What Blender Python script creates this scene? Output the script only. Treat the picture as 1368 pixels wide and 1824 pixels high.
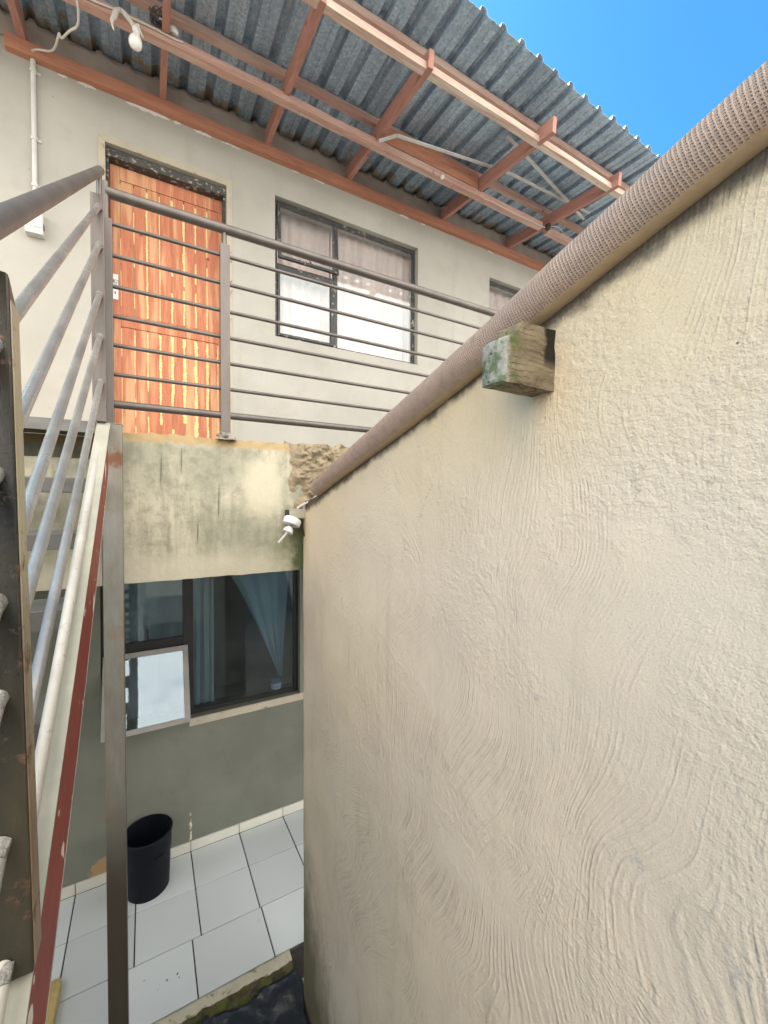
import bpy, bmesh, math, random
from mathutils import Vector, Matrix, noise as mn
R = math.radians
random.seed(7)
scene = bpy.context.scene
for o in list(bpy.data.objects): bpy.data.objects.remove(o)

# ------------------------------------------------------------------ camera
def cam_axes(yaw, pitch, roll):
    cy, sy, cp, sp = math.cos(yaw), math.sin(yaw), math.cos(pitch), math.sin(pitch)
    f = Vector((sy*cp, cy*cp, sp)); r = Vector((cy, -sy, 0)); u = r.cross(f)
    cr, sr = math.cos(roll), math.sin(roll)
    return cr*r+sr*u, -sr*r+cr*u, f
cam_d = bpy.data.cameras.new("camera"); cam = bpy.data.objects.new("camera", cam_d)
scene.collection.objects.link(cam); scene.camera = cam
ax_r, ax_u, ax_f = cam_axes(R(29.85), R(-1.38), R(0.247))
cam.matrix_world = Matrix(((ax_r.x, ax_u.x, -ax_f.x, 0), (ax_r.y, ax_u.y, -ax_f.y, 0), (ax_r.z, ax_u.z, -ax_f.z, 0), (0, 0, 0, 1)))
cam_d.sensor_fit = 'HORIZONTAL'; cam_d.sensor_width = 36; cam_d.lens = 19.376
cam_d.clip_start = 0.02; cam_d.clip_end = 500

# ------------------------------------------------------------------ world, sun, exposure
SUN_EL, SUN_AZ = R(52), R(-25)      # azimuth measured from +Y towards +X
w = bpy.data.worlds.new("World"); scene.world = w; w.use_nodes = True
nt = w.node_tree; nt.nodes.clear()
out = nt.nodes.new('ShaderNodeOutputWorld'); bg = nt.nodes.new('ShaderNodeBackground')
sky = nt.nodes.new('ShaderNodeTexSky'); sky.sky_type = 'NISHITA'; sky.sun_disc = False
sky.sun_elevation = SUN_EL; sky.sun_rotation = SUN_AZ; sky.ozone_density = 2.0; sky.dust_density = 1.6
tc = nt.nodes.new('ShaderNodeTexCoord')
mp = nt.nodes.new('ShaderNodeMapping'); mp.inputs['Scale'].default_value = (1.6, 1.6, 3.4)
nz = nt.nodes.new('ShaderNodeTexNoise'); nz.inputs['Scale'].default_value = 1.7; nz.inputs['Detail'].default_value = 6; nz.inputs['Roughness'].default_value = .58
sx = nt.nodes.new('ShaderNodeSeparateXYZ')
m1 = nt.nodes.new('ShaderNodeMapRange')   # cloud bank fills the half of the sky behind the camera (-Y)
m1.inputs['From Min'].default_value = 0.25; m1.inputs['From Max'].default_value = -0.25
m1.inputs['To Min'].default_value = -0.32; m1.inputs['To Max'].default_value = 0.22
ad = nt.nodes.new('ShaderNodeMath'); ad.operation = 'ADD'
cr = nt.nodes.new('ShaderNodeValToRGB'); cr.color_ramp.elements[0].position = .44; cr.color_ramp.elements[1].position = .66
mx = nt.nodes.new('ShaderNodeMix'); mx.data_type = 'RGBA'
tint = nt.nodes.new('ShaderNodeMix'); tint.data_type = 'RGBA'; tint.blend_type = 'MULTIPLY'; tint.inputs['Factor'].default_value = 1
tint.inputs[7].default_value = (0.19, .52, .66, 1)
L = nt.links.new
L(tc.outputs['Generated'], mp.inputs['Vector']); L(mp.outputs[0], nz.inputs['Vector'])
L(tc.outputs['Generated'], sx.inputs[0]); L(sx.outputs['Y'], m1.inputs['Value'])
L(nz.outputs['Fac'], ad.inputs[0]); L(m1.outputs[0], ad.inputs[1]); L(ad.outputs[0], cr.inputs['Fac'])
L(sky.outputs[0], tint.inputs[6])
L(cr.outputs['Color'], mx.inputs['Factor']); L(tint.outputs[2], mx.inputs[6]); mx.inputs[7].default_value = (9.2, 8.7, 7.9, 1)
L(mx.outputs[2], bg.inputs['Color']); bg.inputs['Strength'].default_value = 0.13
L(bg.outputs[0], out.inputs['Surface'])
sd = bpy.data.lights.new("sun", 'SUN'); sd.energy = 3.0; sd.angle = R(0.5); sd.color = (1, .95, .87)
sun = bpy.data.objects.new("sun", sd); scene.collection.objects.link(sun)
sdir = Vector((math.sin(SUN_AZ)*math.cos(SUN_EL), math.cos(SUN_AZ)*math.cos(SUN_EL), math.sin(SUN_EL)))
sun.rotation_euler = (-sdir).to_track_quat('-Z', 'Y').to_euler(); sun.location = sdir*20
vs = scene.view_settings; vs.view_transform = 'Standard'; vs.look = 'None'; vs.gamma = 1; vs.exposure = 1.92; vs.use_curve_mapping = False
try:
    scene.cycles.max_bounces = 10; scene.cycles.diffuse_bounces = 5; scene.cycles.glossy_bounces = 5; scene.cycles.transparent_max_bounces = 12
    scene.cycles.caustics_reflective = False; scene.cycles.caustics_refractive = False
except Exception: pass

# ------------------------------------------------------------------ node helper
class NT:
    def __init__(s, name, off=None):
        s.m = bpy.data.materials.new(name); s.m.use_nodes = True; s.t = s.m.node_tree
        s.b = s.t.nodes['Principled BSDF']; s.out = s.t.nodes['Material Output']
        s.tc = s.t.nodes.new('ShaderNodeTexCoord'); s.co = s.tc.outputs['Object']
        if off:      # local coordinates start at the parent's base; shift them so z = 0 is eye level
            a = s.t.nodes.new('ShaderNodeVectorMath'); a.operation = 'ADD'; s.t.links.new(s.co, a.inputs[0]); a.inputs[1].default_value = off; s.co = a.outputs[0]
    def n(s, k): return s.t.nodes.new(k)
    def put(s, v, sock):
        if v is None: return
        if hasattr(v, 'is_output'): s.t.links.new(v, sock)
        else:
            if isinstance(v, (tuple, list)) and sock.type == 'RGBA' and len(v) == 3: v = (*v, 1)
            sock.default_value = v
    def map(s, v=None, loc=(0,0,0), rot=(0,0,0), sc=(1,1,1)):
        n = s.n('ShaderNodeMapping'); s.put(v or s.co, n.inputs[0]); n.inputs['Location'].default_value = loc
        n.inputs['Rotation'].default_value = rot; n.inputs['Scale'].default_value = sc; return n.outputs[0]
    def noise(s, v=None, scale=5, detail=4, rough=.55, dist=0, col=False):
        n = s.n('ShaderNodeTexNoise'); s.put(v or s.co, n.inputs['Vector']); n.inputs['Scale'].default_value = scale
        n.inputs['Detail'].default_value = detail; n.inputs['Roughness'].default_value = rough; n.inputs['Distortion'].default_value = dist
        return n.outputs['Color' if col else 'Fac']
    def voro(s, v=None, scale=5, feature='F1', out='Distance', rnd=1):
        n = s.n('ShaderNodeTexVoronoi'); s.put(v or s.co, n.inputs['Vector']); n.feature = feature
        n.inputs['Scale'].default_value = scale; n.inputs['Randomness'].default_value = rnd; return n.outputs[out]
    def ramp(s, f, stops, interp='LINEAR'):
        n = s.n('ShaderNodeValToRGB'); s.put(f, n.inputs[0]); e = n.color_ramp.elements; n.color_ramp.interpolation = interp
        while len(e) < len(stops): e.new(.5)
        for q, (p, c) in zip(e, stops):
            q.position = p; q.color = (c, c, c, 1) if isinstance(c, (int, float)) else (*c, 1)
        return n.outputs[0]
    def mix(s, f, a, b, blend='MIX'):
        n = s.n('ShaderNodeMix'); n.data_type = 'RGBA'; n.blend_type = blend
        s.put(f, n.inputs[0]); s.put(a, n.inputs[6]); s.put(b, n.inputs[7]); return n.outputs[2]
    def math(s, op, a, b=None, c=None, clamp=False):
        n = s.n('ShaderNodeMath'); n.operation = op; n.use_clamp = clamp
        s.put(a, n.inputs[0]); s.put(b, n.inputs[1]); s.put(c, n.inputs[2]); return n.outputs[0]
    def vmath(s, op, a, b=None, scale=None):
        n = s.n('ShaderNodeVectorMath'); n.operation = op; s.put(a, n.inputs[0])
        if b is not None: s.put(b, n.inputs[1])
        if scale is not None: s.put(scale, n.inputs['Scale'])
        return n.outputs[0]
    def sep(s, v=None):
        n = s.n('ShaderNodeSeparateXYZ'); s.put(v or s.co, n.inputs[0]); return n.outputs
    def comb(s, x, y, z):
        n = s.n('ShaderNodeCombineXYZ'); s.put(x, n.inputs[0]); s.put(y, n.inputs[1]); s.put(z, n.inputs[2]); return n.outputs[0]
    def rng(s, v, a, b, c=0, d=1, smooth=True):
        n = s.n('ShaderNodeMapRange'); n.interpolation_type = 'SMOOTHSTEP' if smooth else 'LINEAR'; s.put(v, n.inputs[0])
        for i, q in enumerate((a, b, c, d)): n.inputs[1+i].default_value = q
        return n.outputs[0]
    def bump(s, h, strength=.5, dist=.01, nrm=None):
        n = s.n('ShaderNodeBump'); s.put(h, n.inputs['Height']); n.inputs['Strength'].default_value = strength
        n.inputs['Distance'].default_value = dist
        if nrm is not None: s.put(nrm, n.inputs['Normal'])
        return n.outputs[0]
    def done(s, col=None, rough=None, metal=None, nrm=None, spec=None, **kw):
        b = s.b.inputs
        s.put(col, b['Base Color']); s.put(rough, b['Roughness']); s.put(metal, b['Metallic']); s.put(nrm, b['Normal']); s.put(spec, b['Specular IOR Level'])
        for k, v in kw.items(): s.put(v, b[k.replace('_', ' ')])
        return s.m

def simple(name, c1, c2, scale=8, rough=.6, metal=0, bump=.15, bscale=60, spots=None, spotamt=.7, spotscale=14, bdist=.004, stretch=(1,1,1), spec=None):
    n = NT(name); v = n.map(sc=stretch)
    col = n.mix(n.ramp(n.noise(v, scale, 5), [(.3, 0), (.7, 1)]), c1, c2)
    if spots:
        col = n.mix(n.ramp(n.noise(v, spotscale, 6, .65), [(spotamt-.03, 0), (spotamt+.03, 1)]), col, spots)
    return n.done(col, rough, metal, n.bump(n.noise(None, bscale, 5), bump, bdist), spec)

HB = (0, 3.2, -2.5)      # the house's base point
# ---- plaster with stains
def mat_facade():
    n = NT('grey_plaster', HB)
    a = n.noise(None, 1.6, 6, .6); b = n.noise(None, 7, 5, .6)
    col = n.mix(n.ramp(a, [(.35, 0), (.65, 1)]), (.435, .425, .39), (.365, .355, .325))
    col = n.mix(n.ramp(b, [(.55, 0), (.72, .35)]), col, (.33, .31, .26))
    st = n.noise(n.map(sc=(9, 9, 1.1)), 1, 5, .6)
    col = n.mix(n.ramp(st, [(.58, 0), (.72, .3)]), col, (.30, .30, .25))
    sp = n.voro(None, 9); col = n.mix(n.ramp(sp, [(.035, .5), (.05, 0)]), col, (.2, .19, .17))
    h = n.math('ADD', n.math('MULTIPLY', n.noise(None, 5, 4), 1.2), n.math('MULTIPLY', n.noise(None, 160, 4, .6), .12))
    return n.done(col, .85, 0, n.bump(h, .5, .006), .25)
def mat_lowwall():
    n = NT('grey_green_plaster', HB)
    a = n.noise(None, 1.7, 6, .6); b = n.noise(None, 9, 6, .65)
    col = n.mix(n.ramp(a, [(.35, 0), (.65, 1)]), (.175, .185, .16), (.135, .143, .122))
    col = n.mix(n.ramp(b, [(.58, 0), (.75, .5)]), col, (.12, .12, .095))
    s = n.sep()
    # brown bare-render patch low on the wall
    d = n.n('ShaderNodeVectorMath'); d.operation = 'DISTANCE'; n.put(n.map(sc=(.8, 0, 1)), d.inputs[0]); d.inputs[1].default_value = (-.8*.26, 0, -2.40)
    f = n.math('SUBTRACT', n.math('MULTIPLY', n.noise(None, 22, 4), .09), d.outputs['Value'])
    col = n.mix(n.rng(f, -.025, -.012), col, (.36, .24, .13))
    drip = n.math('MULTIPLY', n.ramp(n.math('ABSOLUTE', n.math('SUBTRACT', n.math('ADD', s[0], n.math('MULTIPLY', n.noise(None, 30, 3), .03)), .268)), [(.004, 1), (.007, 0)]), n.math('MULTIPLY', n.rng(s[2], -2.44, -2.42), n.rng(s[2], -2.22, -2.24)))
    drip = n.math('MULTIPLY', drip, n.ramp(n.noise(None, 22, 3), [(.45, 0), (.5, 1)]))
    col = n.mix(drip, col, (.62, .58, .45))
    h = n.math('ADD', n.noise(None, 5, 4), n.math('MULTIPLY', n.noise(None, 120, 4, .6), .15))
    return n.done(col, .85, 0, n.bump(h, .45, .006), .25)
def mat_fascia():
    n = NT('weathered_yellowish_concrete', HB)
    a = n.noise(None, 2.6, 6, .6, .4); s = n.sep()
    col = n.mix(n.ramp(a, [(.38, 0), (.62, 1)]), (.49, .46, .365), (.31, .305, .24))
    str_ = n.noise(n.map(sc=(14, 1, 1.8)), 1, 5, .62)
    col = n.mix(n.ramp(str_, [(.46, 0), (.64, .7)]), col, (.21, .215, .16))
    fine = n.noise(None, 28, 7, .7)
    col = n.mix(n.ramp(fine, [(.44, 0), (.72, .65)]), col, (.18, .18, .135))
    # paler bottom and pale rubbed patch
    pb = n.math('MULTIPLY', n.rng(n.math('ADD', s[2], n.math('MULTIPLY', n.noise(None, 5, 4), .14)), -.1, -.24), .75)
    col = n.mix(pb, col, (.52, .49, .395))
    d = n.n('ShaderNodeVectorMath'); d.operation = 'DISTANCE'; n.put(n.map(sc=(1, 0, .75)), d.inputs[0]); d.inputs[1].default_value = (.49, 0, .05)
    col = n.mix(n.rng(n.math('ADD', d.outputs['Value'], n.math('MULTIPLY', n.noise(None, 7, 4), .12)), .22, .11, 0, .8), col, (.52, .485, .38))
    # ochre broken crust on the top edge
    tp = n.rng(n.math('ADD', s[2], n.math('MULTIPLY', n.noise(None, 16, 5, .7), .06)), .275, .295)
    col = n.mix(tp, col, (.36, .27, .15))
    # black-green mould beside the boundary wall
    d2 = n.n('ShaderNodeVectorMath'); d2.operation = 'DISTANCE'; n.put(n.map(sc=(1, 0, .34)), d2.inputs[0]); d2.inputs[1].default_value = (.72, 0, -.085)
    mo = n.math('ADD', d2.outputs['Value'], n.math('MULTIPLY', n.noise(None, 18, 5, .7), .11))
    col = n.mix(n.rng(mo, .17, .10), col, (.022, .03, .02))
    d3 = n.n('ShaderNodeVectorMath'); d3.operation = 'DISTANCE'; n.put(n.map(sc=(.5, 0, .4)), d3.inputs[0]); d3.inputs[1].default_value = (.36, 0, -.1)
    col = n.mix(n.rng(n.math('ADD', d3.outputs['Value'], n.math('MULTIPLY', n.noise(None, 9, 5, .7), .14)), .2, .1, 0, .6), col, (.13, .15, .07))
    cr_ = n.voro(n.vmath('ADD', n.map(sc=(1.3, 1, .35)), n.vmath('SCALE', n.noise(None, 4, 4, col=True), None, .25)), 3.2, 'DISTANCE_TO_EDGE')
    ck = n.math('MULTIPLY', n.ramp(cr_, [(.002, 1), (.006, 0)]), n.ramp(n.noise(None, 3.1, 3), [(.56, 0), (.6, .5)]))
    col = n.mix(n.math('MULTIPLY', ck, .04), col, (.12, .11, .08))
    h = n.math('ADD', n.noise(None, 9, 5, .6), n.math('MULTIPLY', n.noise(None, 110, 5, .7), .3))
    return n.done(col, .9, 0, n.bump(h, .7, .007), .2)
def mat_boundary():
    n = NT('combed_cream_plaster')
    # coordinates on this wall: Y along it, Z up (root stands at the wall's foot)
    s = n.sep(); y, z = s[1], s[2]
    p = n.comb(y, z, 0)
    warp = n.vmath('SUBTRACT', n.noise(p, 1.5, 1, .4, col=True), (.5, .5, .5))
    pw = n.vmath('ADD', p, n.vmath('MULTIPLY', warp, (.85, .35, 0)))
    w1 = n.vmath('SUBTRACT', n.noise(p, 4.5, 2, .5, col=True), (.5, .5, .5))
    pw = n.vmath('ADD', pw, n.vmath('SCALE', w1, None, .035))
    sw = n.sep(pw)
    u = n.math('ADD', n.math('MULTIPLY', sw[0], .95), n.math('MULTIPLY', sw[1], .16))
    jit = n.noise(p, 26, 3, .6)
    lines = n.math('SINE', n.math('ADD', n.math('MULTIPLY', u, 700), n.math('MULTIPLY', jit, 2.8)))
    lines2 = n.math('SINE', n.math('ADD', n.math('MULTIPLY', u, 310), n.math('MULTIPLY', jit, 3)))
    # a second direction of combing in patches
    u2 = n.math('ADD', n.math('MULTIPLY', sw[0], .75), n.math('MULTIPLY', sw[1], -.62))
    lines3 = n.math('SINE', n.math('ADD', n.math('MULTIPLY', u2, 700), n.math('MULTIPLY', jit, 4)))
    pm = n.ramp(n.noise(n.map(p, (3, 1, 0)), 2.6, 3, .5), [(.60, 0), (.66, 1)])
    ln = n.math('ADD', n.math('MULTIPLY', lines, n.math('SUBTRACT', 1, pm)), n.math('MULTIPLY', lines3, pm))
    ln = n.math('MAXIMUM', ln, -.35)
    # combing fades in and out; strongest low down and towards the camera
    top = n.rng(n.math('ADD', z, n.math('MULTIPLY', y, -.27)), 1.95+.0, 2.95, 1, .35)
    msk = n.math('MULTIPLY', n.math('MULTIPLY', n.ramp(n.noise(p, 3.1, 5, .62), [(.39, .05), (.56, 1)]), n.ramp(n.noise(p, 38, 4, .65), [(.32, .25), (.62, 1.25)])), top)
    gr = n.noise(p, 210, 4, .62); gr2 = n.noise(p, 62, 5, .62); big = n.noise(p, 3, 3)
    crumb = n.ramp(n.noise(p, 3.4, 3), [(.40, .25), (.60, 1.5)])
    gv = n.ramp(n.noise(n.comb(n.math('MULTIPLY', u, 62), n.math('MULTIPLY', sw[1], 3.2), 0), 1, 3, .6), [(.42, .1), (.62, 1.4)])
    h = n.math('MULTIPLY', n.math('MULTIPLY', ln, n.math('MULTIPLY', msk, gv)), .42)
    h = n.math('ADD', h, n.math('MULTIPLY', n.math('MULTIPLY', lines2, msk), .16))
    h = n.math('ADD', h, n.math('MULTIPLY', n.math('MULTIPLY', gr2, crumb), 1.15))
    h = n.math('ADD', h, n.math('MULTIPLY', gr, .40))
    h = n.math('ADD', h, n.math('MULTIPLY', big, 2.0))
    # colour
    c = n.noise(p, 2.2, 5, .6)
    col = n.mix(n.ramp(c, [(.35, 0), (.65, 1)]), (.70, .61, .49), (.64, .56, .46))
    warm = n.rng(n.math('ADD', n.math('ADD', z, n.math('MULTIPLY', y, .27)), n.math('MULTIPLY', c, .6)), 2.45, 3.15)  # warm light near the wall top, painted into the colour
    col = n.mix(warm, col, (.64, .52, .33))
    grey = n.ramp(n.noise(n.map(p, (7, 2, 0)), 1.5, 4), [(.45, 0), (.7, .55)])
    col = n.mix(grey, col, (.615, .56, .495))
    grit = n.noise(p, 420, 3, .7)
    col = n.mix(n.ramp(grit, [(.38, .28), (.56, 0)]), col, (.34, .285, .21))
    col = n.mix(n.ramp(n.noise(p, 130, 4, .7), [(.56, 0), (.74, .35)]), col, (.74, .68, .57))
    drp = n.noise(n.map(p, sc=(16, 1.1, 1)), 1, 5, .65)
    col = n.mix(n.ramp(drp, [(.55, 0), (.72, .28)]), col, (.42, .37, .28))
    # bluish grey scuffs
    sc_ = n.noise(n.map(p, (1.7, .4, 0), (0, 0, .5), (3.2, 1.6, 1)), 3.0, 6, .7)
    sc_ = n.math('MULTIPLY', n.ramp(sc_, [(.645, 0), (.685, .7)]), n.ramp(gr2, [(.4, 0), (.55, .75)]))
    col = n.mix(sc_, col, (.30, .33, .35))
    # roll's soft shadow, with dirt, painted into the colour just under it
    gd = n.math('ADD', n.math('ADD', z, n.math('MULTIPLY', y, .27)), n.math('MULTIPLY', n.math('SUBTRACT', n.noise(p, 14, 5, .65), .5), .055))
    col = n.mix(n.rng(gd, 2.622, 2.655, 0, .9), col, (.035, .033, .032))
    ce_ = n.voro(n.vmath('ADD', n.map(p, sc=(1, .6, 1)), n.vmath('SCALE', n.noise(p, 5, 5, .6, col=True), None, .22)), 1.9, 'DISTANCE_TO_EDGE')
    crk = n.math('MULTIPLY', n.ramp(ce_, [(.0012, 1), (.004, 0)]), n.ramp(n.noise(p, 2.4, 3), [(.54, 0), (.60, 1)]))
    col = n.mix(n.math('MULTIPLY', crk, .45), col, (.25, .20, .14))
    # pits
    pit = n.voro(p, 11); pit2 = n.ramp(pit, [(.012, 1), (.026, 0)]); col = n.mix(n.math('MULTIPLY', pit2, .8), col, (.06, .045, .03))
    lo = n.ramp(ln, [(.0, .42), (.5, 0)]); col = n.mix(n.math('MULTIPLY', n.math('MULTIPLY', lo, msk), .28), col, (.34, .27, .19))
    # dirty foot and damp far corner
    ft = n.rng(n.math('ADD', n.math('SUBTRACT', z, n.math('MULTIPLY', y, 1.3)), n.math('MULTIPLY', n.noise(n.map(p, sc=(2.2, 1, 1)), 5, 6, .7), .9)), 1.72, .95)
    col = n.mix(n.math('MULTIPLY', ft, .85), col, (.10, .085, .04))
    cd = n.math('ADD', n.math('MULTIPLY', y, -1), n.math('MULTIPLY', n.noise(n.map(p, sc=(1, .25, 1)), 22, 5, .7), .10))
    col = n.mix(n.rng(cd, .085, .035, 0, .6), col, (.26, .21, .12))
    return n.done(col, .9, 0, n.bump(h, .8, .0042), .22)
def mat_roofsheet():
    n = NT('galvanised_sheet', (0, 3.2, 2.6))
    v = n.voro(n.vmath('ADD', n.co, n.vmath('SCALE', n.noise(None, 40, 2, col=True), None, .02)), 75, 'F1', 'Color')
    sv = n.sep(v)
    a = n.noise(n.map(sc=(3, .5, 1)), 2, 5, .6)
    col = n.mix(sv[0], (.30, .43, .57), (.55, .68, .80))
    col = n.mix(n.ramp(n.noise(None, 55, 4, .7), [(.35, .45), (.65, 0)]), col, (.16, .23, .33))
    col = n.mix(n.ramp(a, [(.4, 0), (.7, .55)]), col, (.20, .28, .38))
    s = n.sep()
    mort = n.math('ADD', s[1], n.math('MULTIPLY', n.math('SUBTRACT', n.noise(None, 10, 5, .65), .5), .75))
    col = n.mix(n.rng(mort, 3.13, 3.18), col, (.34, .29, .25))
    return n.done(col, .42, .35, n.bump(n.noise(None, 30, 3), .08, .004), .5)
def mat_wood(name, c1, c2, along=0, knots=True, pale=None):
    n = NT(name); sc = [14, 14, 14]; sc[along] = 1.1
    v = n.map(sc=tuple(sc))
    g = n.noise(v, 2.2, 6, .6, .6); g2 = n.noise(v, 9, 4, .6)
    col = n.mix(n.ramp(g, [(.3, 0), (.7, 1)]), c1, c2)
    col = n.mix(n.ramp(g2, [(.5, 0), (.75, .5)]), col, tuple(x*.45 for x in c2))
    if knots: col = n.mix(n.ramp(n.voro(None, 5.5), [(.05, .8), (.09, 0)]), col, tuple(x*.3 for x in c2))
    if pale: col = n.mix(n.ramp(n.noise(v, 1.3, 4), [(.5, 0), (.62, .8)]), col, pale)
    return n.done(col, .72, 0, n.bump(n.math('ADD', g, n.math('MULTIPLY', g2, .5)), .35, .003), .3)
def mat_mat():
    n = NT('woven_brown_mat')       # cylinder: generated by angle and length through UV
    uv = n.vmath('ADD', n.tc.outputs['UV'], n.vmath('MULTIPLY', n.vmath('SUBTRACT', n.noise(None, 12, 4, .6, col=True), (.5, .5, .5)), (.0035, .03, 0))); s = n.sep(uv)
    row = n.math('FLOOR', n.math('MULTIPLY', s[0], 540)); off = n.math('MULTIPLY', n.math('MODULO', row, 2), .5)
    a = n.math('SINE', n.math('MULTIPLY', s[0], 540*math.pi*2)); b = n.math('SINE', n.math('MULTIPLY', n.math('ADD', n.math('ADD', n.math('MULTIPLY', s[1], 54), n.math('MULTIPLY', s[0], 60)), off), math.pi*2))
    wv = n.math('MULTIPLY', n.rng(a, -1, .6), n.rng(b, -1, .5))
    nz_ = n.noise(None, 9, 5, .65); nf = n.noise(None, 45, 5, .7)
    base = n.mix(n.ramp(nz_, [(.35, 0), (.65, 1)]), (.47, .345, .275), (.39, .305, .26))
    col = n.mix(n.math('MULTIPLY', n.rng(wv, .2, .9, 0, .55), n.ramp(n.noise(None, 30, 4, .7), [(.3, .35), (.65, 1)])), base, (.21, .155, .14))
    col = n.mix(n.ramp(nf, [(.5, 0), (.72, .5)]), col, (.20, .17, .15))
    # smooth flat backing strip on the underside
    ed = n.math('ADD', s[1], n.math('MULTIPLY', n.noise(None, 25, 4), .02))
    stp = n.math('MULTIPLY', n.rng(ed, .425, .433), n.rng(ed, .57, .56))
    col = n.mix(stp, col, n.mix(nf, (.50, .38, .25), (.30, .22, .15)))
    h = n.math('SUBTRACT', n.math('MULTIPLY', nf, .5), n.math('MULTIPLY', wv, n.math('SUBTRACT', 1, stp)))
    return n.done(col, .85, 0, n.bump(h, .9, .0022), .2)
def mat_steel(name, c1, c2, rust=(.16, .07, .03), rustamt=.68, metal=.6, rough=.36, stretch=(1,1,.3), fleck=None):
    n = NT(name)
    a = n.noise(n.map(sc=stretch), 7, 6, .65)
    col = n.mix(n.ramp(a, [(.35, 0), (.65, 1)]), c1, c2)
    rm = n.ramp(n.noise(None, 13, 7, .72), [(rustamt-.05, 0), (rustamt+.05, 1)])
    col = n.mix(rm, col, rust)
    if fleck: col = n.mix(n.ramp(n.noise(None, 42, 6, .75), [(.60, 0), (.66, 1)]), col, fleck)
    rg = n.math('ADD', n.math('MULTIPLY', a, .25), rough-.1); rg = n.math('ADD', rg, n.math('MULTIPLY', rm, .35))
    return n.done(col, rg, n.math('MULTIPLY', n.math('SUBTRACT', 1, rm), metal), n.bump(n.math('ADD', n.noise(None, 90, 5, .7), n.math('MULTIPLY', rm, 1.2)), .35, .002), .5)
def mat_tile():
    n = NT('glazed_white_floor_tile', (0, 2.2, 0))
    g = n.n('ShaderNodeNewGeometry').outputs['Random Per Island']
    col = n.mix(g, (.60, .655, .70), (.46, .50, .53))
    col = n.mix(n.math('MULTIPLY', n.noise(None, 2.2, 2, .5), .35), col, (.42, .43, .40))
    sp = n.math('MULTIPLY', n.ramp(n.voro(None, 26), [(.10, 1), (.14, 0)]), n.rng(n.ramp(n.noise(None, 2, 2), [(0, .5), (1, .5)]), .2, .05))
    d = n.n('ShaderNodeVectorMath'); d.operation = 'DISTANCE'; n.put(n.co, d.inputs[0]); d.inputs[1].default_value = (.06, 2.4, .03)
    sp = n.math('MULTIPLY', n.ramp(n.voro(None, 24), [(.12, 1), (.16, 0)]), n.rng(d.outputs['Value'], .12, .08))
    col = n.mix(sp, col, (.03, .03, .03))
    rg = n.math('ADD', n.math('MULTIPLY', n.noise(None, 3, 2), .2), .22)
    return n.done(col, rg, 0, n.bump(n.noise(None, 3, 2), .03, .01), .5)
def mat_glass(name='dusty_window_glass', gloss=.42, tint=(.75, .82, .86), dirt=.10):
    n = NT(name); t = n.t
    for x in (n.b,): t.nodes.remove(x)
    gl = n.n('ShaderNodeBsdfGlossy'); gl.inputs['Roughness'].default_value = .03; gl.inputs['Color'].default_value = (.80, .92, 1, 1)
    tr = n.n('ShaderNodeBsdfTransparent'); tr.inputs['Color'].default_value = (*tint, 1)
    di = n.n('ShaderNodeBsdfDiffuse'); di.inputs['Color'].default_value = (.55, .57, .58, 1)
    a = n.n('ShaderNodeMixShader'); b = n.n('ShaderNodeMixShader'); a.inputs[0].default_value = gloss
    n.put(n.bump(n.noise(None, 3.5, 2), .04, .02), gl.inputs['Normal'])
    t.links.new(tr.outputs[0], a.inputs[1]); t.links.new(gl.outputs[0], a.inputs[2])
    n.put(n.ramp(n.noise(None, 6, 6, .65), [(.3, dirt*.4), (.75, dirt*2)]), b.inputs[0])
    t.links.new(a.outputs[0], b.inputs[1]); t.links.new(di.outputs[0], b.inputs[2]); t.links.new(b.outputs[0], n.out.inputs[0])
    return n.m
def mat_curtain(name, c, trans=.35, alpha=1):
    n = NT(name)
    g = n.noise(n.map(sc=(1, 1, .4)), 5, 5, .6)
    col = n.mix(n.ramp(g, [(.35, 0), (.7, .6)]), c, tuple(x*.62 for x in c))
    wv = n.noise(n.map(sc=(700, 1, 700)), 1, 1)
    n.done(col, .9, 0, n.bump(wv, .1, .001), .1)
    tl = n.n('ShaderNodeBsdfTranslucent'); n.put(col, tl.inputs[0]); ms = n.n('ShaderNodeMixShader'); ms.inputs[0].default_value = trans
    n.t.links.new(n.b.outputs[0], ms.inputs[1]); n.t.links.new(tl.outputs[0], ms.inputs[2])
    last = ms
    if alpha < 1:
        tp = n.n('ShaderNodeBsdfTransparent'); m2 = n.n('ShaderNodeMixShader'); m2.inputs[0].default_value = alpha
        n.t.links.new(tp.outputs[0], m2.inputs[1]); n.t.links.new(ms.outputs[0], m2.inputs[2]); last = m2
    n.t.links.new(last.outputs[0], n.out.inputs[0]); return n.m
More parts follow.
